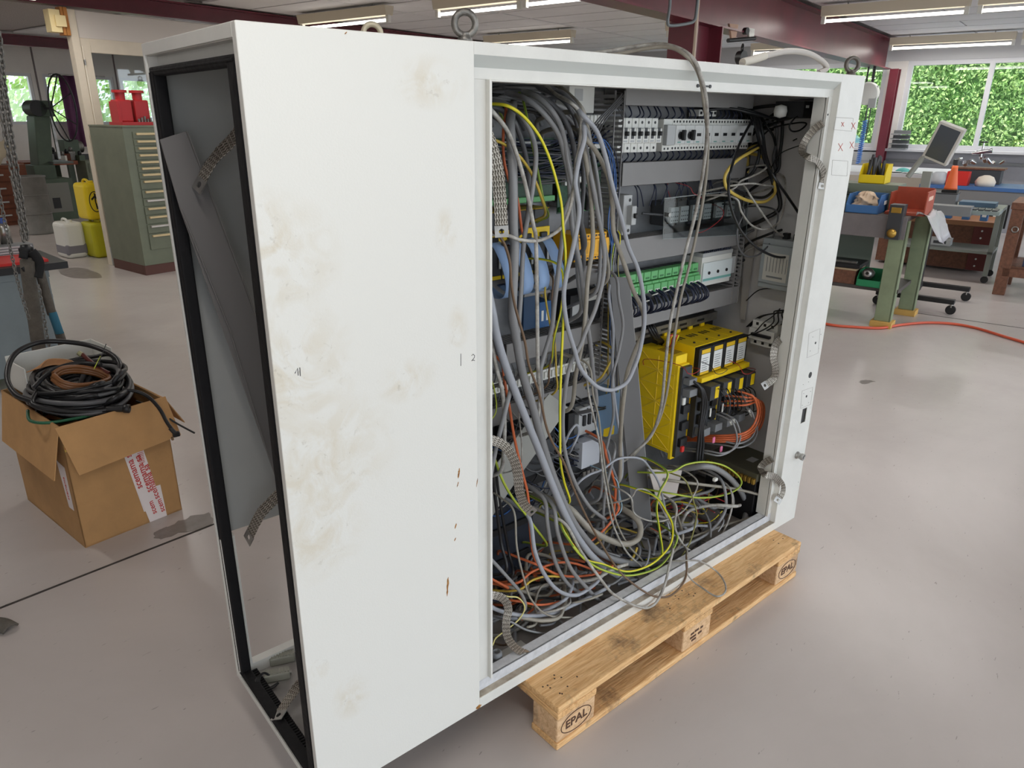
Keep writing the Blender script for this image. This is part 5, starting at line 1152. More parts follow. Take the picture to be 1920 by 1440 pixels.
# local frame: front face at y=-D2 (towards the camera)
part('front_wall', CARD, box, (-W2, W2, -D2, -D2+.005, 0, H), bevel=.001); part('back_wall', CARD, box, (-W2, W2, D2-.005, D2, 0, H), bevel=.001)
part('side_wall', CARD, box, (-W2, -W2+.005, -D2, D2, 0, H), bevel=.001); part('side_wall', CARD, box, (W2-.005, W2, -D2, D2, 0, H), bevel=.001); part('base', CARD, box, (-W2, W2, -D2, D2, 0, .006), bevel=0)
CARDI = mat('cardboard_flap', (196,150,98), .8, var=.08, scale=6)
ob('front_flap', MB().prism([(-W2-.012, -D2-.002, H), (W2+.008, -D2-.002, H+.004), (W2+.025, -D2-.045, H-.155), (-W2+.015, -D2-.055, H-.18)], (0, .004, 0)), CARDI, box)
ob('side_flap', MB().prism([(-W2-.002, -D2+.0, H), (-W2-.002, D2-.02, H), (-W2-.045, D2-.03, H-.20), (-W2-.055, -D2-.01, H-.19)], (.004, 0, 0)), CARDI, box)
ob('side_flap', MB().prism([(W2, -D2, H), (W2, D2, H), (W2+.08, D2, H-.13), (W2+.08, -D2+.03, H-.14)], (.004, 0, 0)), CARDI, box)
TAPE = mat('printed_tape', (232,222,220), .4); TAPER = mat('tape_red_print', (196,60,56), .5)
Rf = Matrix.Translation((0, -D2-.001, 0)) @ RX
tp = ob('tape_strip', MB().prism([(.0, -D2-.0006, .36), (.075, -D2-.0006, .355), (.115, -D2-.0006, .05), (.04, -D2-.0006, .055)], (0, -.0006, 0)), TAPE, box)
tp2 = ob('tape_strip', MB().prism([(.03, -D2-.0014, .15), (.12, -D2-.0014, .145), (.125, -D2-.0014, .001), (.055, -D2-.0014, .001)], (0, -.0006, 0)), TAPE, box)
def tape_txt(txt, size, x, z, rot, par): return lettering(txt, size, TAPER, par, Matrix.Translation((x, -D2-.0022, z)) @ RX @ Matrix.Rotation(rot, 4, 'Z'), ext=.0003, bold=.0004)
rt = math.pi/2+.13
tape_txt('scemama sa', .036, .03, .245, rt, tp); tape_txt('scemama sa', .036, .064, .215, rt, tp); tape_txt('scemama sa', .034, .088, .17, rt, tp); tape_txt('scem', .03, .075, .06, rt, tp2); tape_txt('scem', .03, .108, .055, rt, tp2)
fine = MB()
for i in range(12):
    z = .34-i*.007; fine.box(.055, .078, -D2-.0017, -D2-.0013, z, z+.0022)
ob('small_print', fine, TAPER, tp, kind='stuff')
tp3 = ob('tape_strip', MB().prism([(-W2-.0008, -D2+.03, .33), (-W2-.0008, -D2+.10, .34), (-W2-.0008, -D2+.075, .15), (-W2-.0008, -D2+.03, .15)], (-.0006, 0, 0)), TAPE, box)
lettering('scemama', .026, TAPER, tp3, Matrix.Translation((-W2-.0018, -D2+.06, .235)) @ Matrix.Rotation(-math.pi/2, 4, 'Z') @ RX @ Matrix.Rotation(math.pi/2+.05, 4, 'Z'), ext=.0003)
ob('label_patch', MB().box(-W2+.003, -W2+.035, -D2-.0012, -D2-.0004, .40, .445), mat('label_yellow_pale', (222,190,90), .6), box)
ob('label_patch', MB().box(-W2+.004, -W2+.034, -D2-.002, -D2-.001, .41, .43), TAPER, box)
# inner white tray and cables heaped in the box
tray = thing('plastic_tray', 'white plastic tray half buried under the heap of cables in the box', 'tray', BW(0, 0, .56)+Vector((.0, 0, 0)), BXR)
tray.location = Vector((-.05, 2.22, .50))
for b in ((-.16, .17, -.10, .10, 0, .005), (-.16, .17, .095, .10, 0, .13), (-.16, -.155, -.10, .10, 0, .12), (.165, .17, -.10, .10, 0, .13)): part('tray_wall', OFFW, tray, b)
rnd = random.Random(31)
def bcable(label, r, m, pts, group=None, world=False):
    M = Matrix.Translation(box.location) @ Matrix.Rotation(BXR, 4, 'Z')
    P = spline([M @ Vector(p) for p in pts], 6); c = P[0].copy(); o = ob('cable', MB().tube([p-c for p in P], r, 8), m); o.location = c; return tag(o, label, 'cable', group)
for i in range(16):
    z = H-.05+i*.0075; rx = rnd.uniform(.10, .155); ry = rnd.uniform(.15, .24); a0 = rnd.uniform(0, 6.28); n = 12; tl = rnd.uniform(-.02, .02)
    bcable('black cable coil in the heap of the cardboard box', rnd.uniform(.007, .0115), CBL if i % 4 else CGD, [(rx*math.cos(a0+k*.55), ry*math.sin(a0+k*.55), z+tl*math.cos(k*.5)+.012*math.sin(k*1.3+i)) for k in range(n)], 'black cable coils in the box')
HOSEB = mat('brown_hose', (120,76,40), .4); 
def wc(label, r, m, pts, d, group=None, name='cable'):
    P = spline([Yp(q[0], q[1], q[2] if len(q) > 2 else d) for q in pts], 6); c = P[0].copy(); o = ob(name, MB().tube([p-c for p in P], r, 8), m); o.location = c; return tag(o, label, 'cable', group)
wc('big black cable ring standing above the cardboard box', .010, CBL, [(60,752,1.9),(30,740,1.95),(14,712,2.03),(18,680,2.1),(35,658,2.15),(70,643,2.2),(110,640,2.2),(165,647,2.15),(210,665,2.05),(225,685,1.98),(218,708,1.92),(195,725,1.88)], 2.1)
wc('second black cable arching lower across the box heap', .009, CBL, [(62,728,1.95),(85,705,1.98),(115,688,2.0),(150,681,2.0),(190,684,1.95)], 2.0)
for i, (dx, dy) in enumerate(((0, 0), (3, 5), (-2, 9))): wc('brown transparent hose coiled on top of the box heap', .0085, HOSEB, [(100+dx,700+dy,1.92),(118,690+dy,1.95),(150,688+dy,1.97),(185,695+dy,1.95),(205,708+dy,1.92),(190,716+dy,1.88),(150,722+dy,1.86),(118,716+dy,1.87),(100+dx,702+dy,1.9)], 1.9, 'brown hose coil')
wc('dark red hose end pointing up out of the brown coil', .0085, mat('red_brown_hose', (84,34,26), .4), [(154,664,2.02),(165,674,2.0),(185,690,1.96),(205,700,1.93)], 1.95)
wc('olive fitting on the dark red hose end', .010, mat('olive_plastic', (150,146,110), .5), [(147,661,2.03),(154,666,2.02)], 2.0)
for i in range(9): wc('thin copper coloured wire in the white tray', .0022, mat('copper_wire', (190,140,96), .4), [(50+i*3,698-i,2.12),(75+i*2,690-i*2,2.15),(100+i*4,684-i,2.15),(125+i*2,688,2.12),(110,700-i*.5,2.1)], 2.1, 'copper wires in the tray')
wc('yellow cable tie ends on the brown hose coil', .0018, CLG, [(176,692,1.92),(182,680,1.95),(188,668,1.98)], 1.9); wc('black cable tie end on the brown hose coil', .0018, CBL, [(184,684,1.93),(190,668,1.97),(199,645,2.0)], 1.9)
wc('black cable hanging over the right corner of the box to a plug', .007, CBL, [(220,738,1.82),(245,732,1.80),(275,742,1.77),(298,765,1.72),(312,790,1.68),(320,802,1.66)], 1.7)
pg = Yp(328, 812, 1.66)
e = thing('cable_plug', 'black angled plug dangling right of the cardboard box', 'plug', pg); ob('grip', MB().cyl((-.012, .01, .022), (.0, 0, 0), .0085, 10), BLACK, e); ob('angle_body', MB().cbox((.004, 0, -.006), (.026, .016, .02)), BLACK, e, bevel=.003); ob('contact', MB().cbox((-.012, 0, -.02), (.008, .008, .012)), mat('pin_brown', (120,96,70), .5), e)
wc('thin black cable trailing to the floor right of the box', .004, CBL, [(255,752,1.85),(290,765,1.80),(325,790,1.74),(365,812,1.72)], 1.75)
wc('green cable lying along the front rim of the box', .006, mat('green_cable', (30,92,62), .45), [(52,770,1.95),(56,788,1.84),(84,793,1.775),(130,787,1.77),(180,776,1.78),(205,762,1.85)], 1.78)
pcn = Yp(232, 766, 1.73)
e = thing('round_connector', 'black round connector with ribbed ring resting on the box rim', 'connector', pcn); ob('body', MB().cyl((-.05, .03, .0), (0, 0, 0), .013, 14), BLACK, e); ob('coupling_ring', MB().lathe([(.0125, 0), (.017, .002), (.017, .02), (.012, .022), (.011, .014), (0, .014)], (0, 0, 0), 18, (.85, -.5, -.1)), BLACK, e)
wc('black cable leading to the round connector', .010, CBL, [(70,735,1.95),(62,758,1.88),(110,770,1.82),(160,772,1.78),(205,768,1.76),(224,766,1.75)], 1.8)
for i in range(9):
    a0 = rnd.uniform(0, 6.28); rx, ry = rnd.uniform(.15, .195), rnd.uniform(.2, .275); z = H+.012+i*.009
    pts_ = [(rx*.5*math.cos(a0-.7), ry*.5*math.sin(a0-.7), H-.06)]+[(rx*math.cos(a0+k*.5)*(1-.012*k), ry*math.sin(a0+k*.5)*(1-.012*k)-.01, z+.012*math.sin(k*.9+i)+.012*math.cos(a0+k*.5)) for k in range(13)]+[(rx*.4*math.cos(a0+6.8), ry*.4*math.sin(a0+6.8), H-.05)]
    bcable('black cable loop spilling over the box rim, %s from the bottom' % ORD[i], rnd.uniform(.0075, .0105), CBL if i % 3 else CGD, pts_, 'black cable loops over the box rim')
# ================================================================ hoist chain with slings and the tool trolley
def chain(label, P, wire, L, par_loc, closed_n=None):
    S = spline(P, 24); D = [0]
    for a, b in zip(S, S[1:]): D.append(D[-1]+(b-a).length)
    pitch = L*.72; n = int(D[-1]/pitch); o = thing('chain', label, 'chain', S[-1].copy()); j = 0; proto = []
    for k in range(2):
        r_ = L*.27; h = L/2-r_; pts = [(r_*math.cos(t), 0, h+r_*math.sin(t)) for t in [math.pi*q/6 for q in range(7)]]+[(-r_*math.cos(t), 0, -h-r_*math.sin(t)) for t in [math.pi*q/6 for q in range(7)]]
        mb = MB().tube(pts, wire, 6, True); proto.append(mb)
    mesh = None
    for i in range(n):
        s = pitch*(i+.5)
        while j < len(S)-2 and D[j+1] < s: j += 1
        p = S[j].lerp(S[j+1], (s-D[j])/max(1e-9, D[j+1]-D[j])); t = (S[j+1]-S[j]).normalized()
        q = t.to_track_quat('Z', 'Y').to_matrix().to_4x4() @ Matrix.Rotation(math.pi/2*(i % 2)+.6, 4, 'Z')
        if mesh is None: lk = ob('link', proto[0], ZINC, o); mesh = lk.data
        else: lk = bpy.data.objects.new('link', mesh); COL.objects.link(lk); lk.parent = o
        lk.matrix_basis = Matrix.Translation(p-o.location) @ q
    return o
chain('heavy steel hoist chain, left strand of the pair above the hook', [Yp(-12, 60, 3.0), Yp(0, 160, 3.0), Yp(10, 250, 3.0), Yp(30, 360, 3.0), Yp(45, 455, 3.0)], .0042, .034, None)
chain('heavy steel hoist chain, right strand of the pair above the hook', [Yp(-2, 60, 3.02), Yp(8, 160, 3.02), Yp(22, 260, 3.02), Yp(38, 360, 3.02), Yp(52, 455, 3.02)], .0042, .034, None)
chain('thin hand chain hanging at the far left before the trolley', [Yp(-8, 330, 2.9), Yp(4, 390, 2.9), Yp(18, 460, 2.9), Yp(34, 530, 2.9), Yp(55, 600, 2.9)], .0024, .024, None)
chain('thin hand chain hanging between the two slings', [Yp(72, 535, 2.95), Yp(80, 580, 2.95), Yp(88, 630, 2.95), Yp(96, 668, 2.95)], .0026, .026, None)
hk = thing('lifting_hook', 'black swivel lifting hook at the end of the hoist chain', 'hook', Yp(49, 470, 3.0))
ob('swivel', MB().lathe([(0, .03), (.02, .028), (.024, .01), (.02, -.012), (0, -.016)], (0, 0, 0), 14), BLACK, hk); ob('bolt', MB().cyl((-.03, 0, .005), (.03, 0, .005), .009, 10), BLACK, hk); ob('hook', MB().tube(spline([(0, 0, -.012), (.0, 0, -.04), (.03, 0, -.07), (.02, 0, -.10), (-.015, 0, -.10), (-.03, 0, -.075)], 5), .010, 8), BLACK, hk)
def ribbon(nm, P, wd, m, par, hint=None, th=.006):
    S = spline(P, 8); rows = []; hint = hint or camdir
    for i, p in enumerate(S):
        t = (S[min(i+1, len(S)-1)]-S[max(i-1, 0)]).normalized(); s = t.cross(hint).normalized(); n_ = s.cross(t); w_ = wd(i/(len(S)-1)) if callable(wd) else wd
        rows.append([p+s*w_*k/6+n_*(.014*(1-(k/3-0)**2*1.0) if abs(k) < 3 else 0) for k in range(-3, 4)])
    return ob(nm, MB().sheet(rows), m, par, world=True, solid=th)
SLG = mat('sling_grey', (104,98,90), .9, var=.2, scale=20, bump=.3, bscale=150); SLB = mat('sling_black', (26,26,28), .8); SLT = mat('sling_teal', (52,110,134), .8)
s1 = thing('lifting_sling', 'broad grey round sling hanging from the hook, left leg', 'sling', Yp(75, 660, 3.0)); ribbon('strap', [Yp(52, 482, 3.0), Yp(52, 500, 3.0), Yp(57, 540, 3.0), Yp(66, 600, 3.0), Yp(75, 665, 3.0)], lambda t: .045 if t < .1 else .07, SLG, s1); ribbon('protective_sleeve', [Yp(46, 465, 2.99), Yp(44, 485, 2.985)], .04, SLB, s1)
s2 = thing('lifting_sling', 'dark round sling with teal lower end, right leg of the hook', 'sling', Yp(120, 660, 3.0)); ribbon('strap', [Yp(60, 475, 3.0), Yp(72, 500, 3.0), Yp(85, 545, 3.0), Yp(98, 590, 3.0)], .045, SLG, s2); ribbon('teal_sleeve', [Yp(98, 585, 2.995), Yp(112, 625, 2.995)], .042, SLT, s2); ribbon('end_sleeve', [Yp(111, 622, 3.0), Yp(124, 665, 3.0)], .045, SLG, s2); ribbon('dark_sleeve', [Yp(58, 470, 2.98), Yp(74, 492, 2.98), Yp(71, 520, 2.98)], .045, SLB, s2)
tl = thing('tool_trolley', 'grey steel tool trolley with red and black top tray behind the slings', 'trolley', (-.18, 4.1, 0), .12)
TRG = mat('trolley_grey', (118,128,132), .45, var=.06)
part('body', TRG, tl, (-.35, .33, -.25, .25, .08, .64)); part('top_rim', TRG, tl, (-.355, .335, -.255, .255, .64, .68)); part('tray', BLACK, tl, (-.36, .44, -.27, .27, .68, .72)); part('red_liner', RED, tl, (-.15, .36, -.2, .2, .70, .735))
for i, z in enumerate((.2, .3, .4, .5, .6)): part('side_hook', STEEL, tl, (.33, .345, -.2, -.18, z, z+.025))
for x in (-.3, .28):
    for y in (-.2, .2): ob('caster', MB().cyl((x-.015, y, .04), (x+.015, y, .04), .04, 14), BLACK, tl)
sb = thing('spray_can', 'silver spray can with blue cap on a box behind the trolley', 'can', (.05, 4.35, .79)); ob('can', MB().lathe([(0, 0), (.034, 0), (.034, .10), (.02, .125), (0, .125)], (0, 0, 0), 18), STEEL, sb); ob('cap', MB().lathe([(.02, .12), (.018, .155), (0, .157)], (0, 0, 0), 14), mat('cap_blue', (40,70,140), .5), sb)
sx_ = thing('parts_drawer_box', 'small grey louvred drawer box standing on the trolley under the spray can', 'box', (.07, 4.3, .72), .1); part('case', MGREY, sx_, (-.12, .1, -.06, .06, 0, .07)); 
for i in range(4): part('louvre', LGREY, sx_, (-.11, .09, -.065, -.06, .006+i*.016, .016+i*.016))
yl = thing('yellow_bottle', 'yellow plastic bottle with black handle at the far left on the trolley', 'bottle', (-.12, 4.2, .735), .1); ob('bottle', MB().lathe([(0, 0), (.06, 0), (.062, .16), (.05, .2), (.02, .23), (.02, .25), (0, .25)], (0, 0, 0), 18), mat('dull_yellow', (176,160,50), .5), yl); part('handle', BLACK, yl, (.05, .065, -.01, .01, .08, .2))
# ================================================================ partition wall with window, drawer cabinet, cans
WP = 7.31
wpt = thing('partition_wall', 'cream partition wall with a framed window behind the green drawer cabinet', 'partition', BW(3.6, WP, 0), TH)
def bp_(nm, m, a0, a1, z0, z1, d0=-.03, d1=.03): return ob(nm, MB().box(a0-3.6, a1-3.6, d0, d1, z0, z1), m, wpt, bevel=.003)
bp_('end_post', CREAM, 2.90, 2.975, 0, 2.52, -.05, .05); bp_('lower_panel', CREAM, 2.975, 5.4, 0, 1.40); bp_('upper_panel', mat('cream_upper', (214,206,198), .6), 2.975, 5.4, 2.27, 2.52)
bp_('window_stile', CREAM, 2.975, 3.075, 1.40, 2.27); bp_('head_rail', CREAM, 3.075, 3.75, 2.14, 2.27); bp_('window_stile', CREAM, 3.75, 5.4, 1.40, 2.27); bp_('sill_rail', CREAM, 3.075, 3.75, 1.40, 1.45); bp_('glass_pane', GLASS, 3.075, 3.75, 1.45, 2.14, -.003, .003); bp_('corner_bead', mat('bead', (236,226,208), .5), 2.985, 3.0, .1, 2.2, -.04, -.03)
bp_('kick_guard', OFFW, 2.90, 3.0, 0, .2, -.055, -.045)
hg = ob('hinge', MB().cyl((2.99-3.6, -.045, 2.02), (2.99-3.6, -.045, 2.07), .01, 8), STEEL, wpt)
wbk = thing('switch_box', 'pale wooden block box with brown slats fixed to the top end of the partition', 'box', BW(2.86, WP-.02, 2.28), TH)
part('brown_slat', mat('slat_brown', (182,120,56), .6), wbk, (.0, .035, -.05, .05, 0, .25)); part('brown_slat', mat('slat_brown', (182,120,56), .6), wbk, (-.03, -.004, -.05, .05, .0, .25)); part('cream_block', mat('block_cream', (236,216,164), .6), wbk, (-.14, -.04, -.06, .06, .02, .22)); part('front_block', mat('block_cream', (236,216,164), .6), wbk, (-.10, -.005, -.09, -.06, .07, .17))
dc = thing('drawer_cabinet', 'tall green workshop drawer cabinet with cream pull handles on a brown base', 'drawer cabinet', BW(3.22, 6.8, 0), TH)
part('body', GREENM, dc, (-.355, .36, -.35, .35, .10, 1.44)); part('plinth', mat('plinth_brown', (92,56,48), .6), dc, (-.355, .36, -.34, -.30, 0, .10), (-.355, -.315, -.30, .34, 0, .10), bevel=.002); part('top_lip', GREENM, dc, (-.36, .365, -.36, .355, 1.44, 1.455))
zz = [1.37, 1.30, 1.235, 1.17, 1.105, 1.045, .985, .92, .82, .735, .655, .57, .48, .385, .22]
HND = mat('handle_cream', (214,192,148), .4); HNS = mat('handle_silver', (196,190,184), .35, .4)
for i in range(14):
    t_, b_ = zz[i]+.03, zz[i+1]+.03
    d = part('drawer', GREENM, dc, (-.27, .33, -.362, -.35, b_+.004, t_-.004), bevel=.002); ob('handle', MB().box(-.24, .30, -.385, -.362, t_-.034, t_-.014), HNS if i in (9, 12) else HND, d, bevel=.003)
RP = mat('red_casting', (176,36,40), .5)
rf = thing('red_stand', 'red plastic tool stand with two spool columns on top of the drawer cabinet', 'tool stand', BW(3.1, 6.72, 1.455), TH)
part('base', RP, rf, (-.17, .24, -.15, .12, 0, .03)); 
for x in (-.08, .09):
    c_ = ob('spool_column', MB().box(x-.072, x+.072, -.07, .07, .03, .235), RP, rf, bevel=.012, seg=2)
    ob('spool_neck', MB().cyl((x, 0, .23), (x, 0, .30), .045, 16), RP, c_); ob('spool_flange', MB().cyl((x, 0, .30), (x, 0, .325), .068, 20), RP, c_)
part('side_block', RP, rf, (-.16, -.13, -.08, .08, .03, .22)); 
for i in range(7): ob('tool_tip', MB().cyl((.02+i*.03, -.11, .03), (.02+i*.03, -.11, .06+.012*(i % 3)), .012, 8), ZINC, rf)
CANY = mat('can_yellow', (232,204,30), .4); CANG = mat('can_lime', (190,186,30), .4)
def can(label, a, b, z, m, m2=None, mark=False):
    o = thing('jerrycan', label, 'jerrycan', BW(a, b, z), TH, 'plastic jerrycans')
    ob('body', MB().box(-.105, .12, -.15, .15, 0, .40), m, o, bevel=.04, seg=3); ob('neck_cap', MB().cyl((.0, -.08, .40), (0, -.08, .425), .03, 14), m, o); ob('grip', MB().tube(spline([(0, -.03, .39), (0, .0, .425), (0, .08, .425), (0, .11, .39)], 4), .014, 8), m, o)
    if m2: ob('lower_part', MB().box(-.1055, .1205, -.1505, .1505, .035, .16), m2, o, bevel=.02, seg=2)  # grey band around the lower half of the can
    if mark:
        ob('emblem_ring', MB().tube([(.062*math.cos(t)-.01, -.1515, .2+.11*math.sin(t)) for t in [2*math.pi*k/28 for k in range(28)]], .005, 5, True), BLACK, o)
        em = MB().prism([(-.012, -.15, .30), (.006, -.15, .28), (-.003, -.15, .20), (.012, -.15, .12), (-.006, -.15, .115), (-.014, -.15, .20)], (0, -.003, 0)); ob('emblem', em, BLACK, o)
        em = MB().prism([(-.05, -.15, .235), (-.01, -.15, .27), (.03, -.15, .235), (.028, -.15, .215), (-.01, -.15, .245), (-.045, -.15, .215)], (0, -.003, 0)); ob('emblem', em, BLACK, o)
can('white jerrycan with grey lower half standing on the floor', 2.86, 8.15, 0, OFFW, mat('can_lower_grey', (122,120,128), .5)); can('lime yellow jerrycan standing on the floor below the marked one', 3.08, 7.95, 0, CANG); can('bright yellow jerrycan with black arrow emblem stacked on top', 3.08, 7.95, .43, CANY, None, True); can('lime yellow jerrycan half hidden by the partition post', 3.36, 7.8, 0, CANG)
# ================================================================ far left machines
dr = thing('steel_drum', 'grey steel drum with hand dent standing before the bandsaw', 'drum', BW(3.36, 10.4, 0)); ob('shell', MB().lathe([(0, 0), (.21, 0), (.215, .012), (.2, .03), (.2, .74), (.21, .75), (.21, .765), (.19, .765), (.19, .72), (0, .72)], (0, 0, 0), 28), mat('drum_grey', (134,132,128), .5, .2, var=.15, scale=5), dr)
for z in (.27, .52): ob('rolling_hoop', MB().torus((0, 0, z), (0, 0, 1), .202, .008, 28, 6), MATS['drum_grey'], dr)
bsw = thing('bandsaw', 'green vertical bandsaw with black wheel head in the far left corner', 'bandsaw', BW(4.03, 11.9, 0), TH)
part('base', DGREEN, bsw, (-.22, .36, -.3, .3, 0, .62)); part('table', mat('saw_table', (92,96,92), .4, .3), bsw, (.13, .42, -.34, .3, .84, .87)); part('table_support', DGREEN, bsw, (-.1, .2, -.2, .2, .62, .82)); ob('column', MB().prism([(-.04, -.16, .6), (.17, -.16, .6), (.29, -.16, 1.53), (.07, -.16, 1.53)], (0, .32, 0)), DGREEN, bsw, bevel=.02, seg=2); ob('head', MB().cyl((.13, -.2, 1.635), (.13, .1, 1.635), .115, 22), BLACK, bsw); part('head_box', DGREEN, bsw, (.16, .34, -.2, .1, 1.52, 1.745)); part('name_plate', BLACK, bsw, (.2, .3, -.203, -.2, 1.62, 1.65), bevel=0); part('blade_guide', STEEL, bsw, (.30, .34, -.12, -.08, .9, 1.5)); part('access_panel', mat('saw_panel', (128,128,122), .5), bsw, (-.02, .30, -.305, -.3, .12, .56)); part('vent', BLACK, bsw, (.03, .14, -.307, -.304, .18, .34), bevel=0)
wh = thing('wire_wheel_frame', 'thin black bent wire hoop frame before the left window', 'wire frame', BW(4.36, 11.62, 1.14), TH)
wc0 = [(.185*math.sin(t)+.11, 0, .5+.48*math.cos(t)) for t in [2*math.pi*k/30 for k in range(30)]]
ob('hoop', MB().tube(wc0, .012, 6, True), BLACK, wh)
for q in ((.27, 0, .72), (.12, 0, .97), (.27, 0, .26), (.12, 0, .03)): ob('spoke', MB().tube([(-.06, 0, .5), q], .009, 6), BLACK, wh)
wbn = thing('workbench', 'wooden workbench with dark green legs behind the drum', 'workbench', BW(4.9, 12.6, 0), TH); part('top', mat('bench_red_wood', (136,72,46), .6), wbn, (-.9, -.1, -.35, .35, .78, .84))
for x in (-.8, -.24):
    for y in (-.3, .25): part('leg', DGREEN, wbn, (x, x+.09, y, y+.06, 0, .78))
bd2 = thing('drawer_chest', 'reddish brown wooden drawer chest at the far left edge', 'chest', BW(3.33, 11.75, 0), TH); RB = mat('red_brown_wood', (118,62,36), .55, var=.2)
part('carcass', RB, bd2, (-.5, .42, -.25, .25, 0, .85))
for i in range(4): d = part('drawer', RB, bd2, (-.45, .38, -.265, -.25, .06+i*.19, .23+i*.19)); ob('pull', MB().box(-.1, .1, -.285, -.265, .14+i*.19, .16+i*.19), LGREY, d)
clo = thing('cloth_cover', 'beige dust cloth draped over a machine at the far left', 'cloth', BW(3.5, 11.95, .95), TH)
gr = [[(-.55+i*.066, -.28+j*.08, .16+.12*math.sin(i*.7)*math.cos(j*.6)+.05*random.random()-(0.22 if j == 0 else 0)) for j in range(8)] for i in range(12)]
ob('cloth', MB().sheet(gr), mat('beige_cloth', (196,184,160), .9), clo, solid=.01)
mc = thing('bench_machine', 'dark cluttered bench machine under the left windows', 'machine', BW(5.0, 12.6, .84), TH); part('bed', DGREY, mc, (-.3, .5, -.15, .15, 0, .08)); part('headstock', DGREEN, mc, (-.28, -.05, -.15, .15, .08, .32)); ob('chuck', MB().cyl((-.05, 0, .2), (.05, 0, .2), .09, 18), ZINC, mc); part('tailstock', MGREY, mc, (.3, .45, -.1, .1, .08, .26)); ob('handwheel', MB().torus((.2, -.18, .1), (0, 1, 0), .07, .012, 20, 6), BLACK, mc)
pp = thing('purple_curtain', 'dark purple sheet curtain hanging beside the left window', 'curtain', BW(5.68, 13.8, 1.0), TH)
gr = [[(-.30+i*.025, .03*math.sin(i*1.1), .0+j*.6) for j in range(3)] for i in range(26)]; ob('curtain', MB().sheet(gr), mat('purple_cloth', (92,50,84), .7), pp, solid=.006); ob('rod', MB().cyl((-.45, 0, 1.21), (.5, 0, 1.21), .012, 8), STEEL, pp)
# clutter on the far bench and machines
for i in range(7):
    o = thing('bench_part', ('rusty', 'grey', 'dark', 'pale', 'brown', 'steel', 'green')[i]+' small machine part cluttering the far left bench', 'machine part', BW(4.35+.09*i, 12.35+.05*(i % 3), .84), TH+.3*i)
    part('body', (BROWNW, MGREY, DGREY, OFFW, RB, ZINC, DGREEN)[i], o, (-.05, .05, -.05, .05, 0, .08+.03*(i % 3))); ob('knob', MB().lathe([(0, 0), (.03, .0), (.03, .05), (.015, .07), (0, .07)], (0, 0, .08+.03*(i % 3)), 10), ZINC if i % 2 else BLACK, o)
bl2 = thing('cloth_bundle', 'dark blue cloth bundle on top of the beige dust cloth', 'cloth', BW(3.42, 12.02, 1.30), TH); ob('bundle', MB().lathe([(0, 0), (.2, .0), (.22, .05), (.17, .12), (.08, .17), (0, .18)], (0, 0, 0), 9), mat('navy_cloth', (48,58,84), .9), bl2)
gc2 = thing('steel_cabinet', 'low green steel cabinet behind the yellow jerrycan', 'cabinet', BW(5.15, 12.3, 0), TH); part('body', GREENM, gc2, (-.3, .4, -.2, .2, 0, .84)); d_ = part('drawer', GREENM, gc2, (-.26, .36, -.212, -.2, .66, .8)); ob('handle', MB().box(-.15, .25, -.225, -.212, .74, .76), HND, d_)
# ================================================================ right background
def bt(nm, label, cat, a, b, z=0., rz=0., group=None): return thing(nm, label, cat, BW(a, b, z), TH+rz, group)
OLIVE = mat('bench_olive', (142,154,122), .5, var=.1)
b1 = bt('workbench', 'heavy workbench with olive green steel legs and grey apron right of the cabinet', 'workbench', 5.95, 1.0)
part('top', mat('bench_top', (104,96,92), .6, var=.2, scale=5), b1, (-.36, .34, -.98, 1.4, .835, .87)); part('apron', mat('apron_grey', (122,116,116), .5, var=.1), b1, (-.37, -.355, -.98, 1.4, .70, .865))
for x, y in ((-.33, -.93), (.22, -1.0), (-.33, 1.2), (.22, 1.2)): part('leg', OLIVE, b1, (x-.015, x+.015, y-.06, y+.06, .045, .835), (x-.015, x+.075, y-.06, y-.045, .045, .835), bevel=.003)
for x, y in ((-.33, -.93), (.22, -1.0), (-.33, 1.2), (.22, 1.2)): part('foot_block', mat('foot_yellow', (206,164,88), .7), b1, (x-.05, x+.1, y-.08, y+.08, 0, .045))
part('lower_shelf', mat('shelf_dark', (78,72,68), .6), b1, (-.3, .25, -1.0, 1.3, .27, .30)); part('back_sheet', mat('sheet_green_grey', (112,122,112), .6), b1, (.0, .01, -.7, 1.3, .3, .7))
pf = bt('plastic_film', 'crumpled clear plastic film hanging over the bench corner', 'film', 5.9, .0, .87)
gr = [[(-.25+i*.08, -.02-.025*j+.01*math.sin(i*2+j), .012+.02*math.sin(i*1.3+j)-max(0, j-3)*.04) for j in range(9)] for i in range(8)]
ob('film', MB().sheet(gr), mat('film_grey', (176,174,178), .3), pf, solid=.002)
def bin_(label, cat, a, b, z, w_, d, h, m, rz=0., lab=None):
    o = bt('storage_bin', label, cat, a, b, z, rz, None); t_ = .006
    part('base', m, o, (-d/2, d/2, -w_/2, w_/2, 0, t_), bevel=.001); part('back', m, o, (d/2-t_, d/2, -w_/2, w_/2, 0, h)); part('front', m, o, (-d/2, -d/2+t_, -w_/2, w_/2, 0, h*.45))
    for s in (-1, 1): ob('side', MB().prism([(-d/2, s*(w_/2-t_/2)-t_/2, 0), (d/2, s*(w_/2-t_/2)-t_/2, 0), (d/2, s*(w_/2-t_/2)-t_/2, h), (-d/2+.06, s*(w_/2-t_/2)-t_/2, h), (-d/2, s*(w_/2-t_/2)-t_/2, h*.45)], (0, t_, 0)), m, o)
    return o
bl = bin_('blue open storage bin full of beige rags on the olive bench', 'bin', 5.75, .36, .872, .24, .30, .14, BLUEB); part('label', LABELW, bl, (.0, .1, -.1265, -.1245, .06, .09), bevel=0)
rg = bt('rag_heap', 'beige crumpled rags heaped in the blue bin', 'rags', 5.78, .38, .90)
rnd = random.Random(3)
gr = []
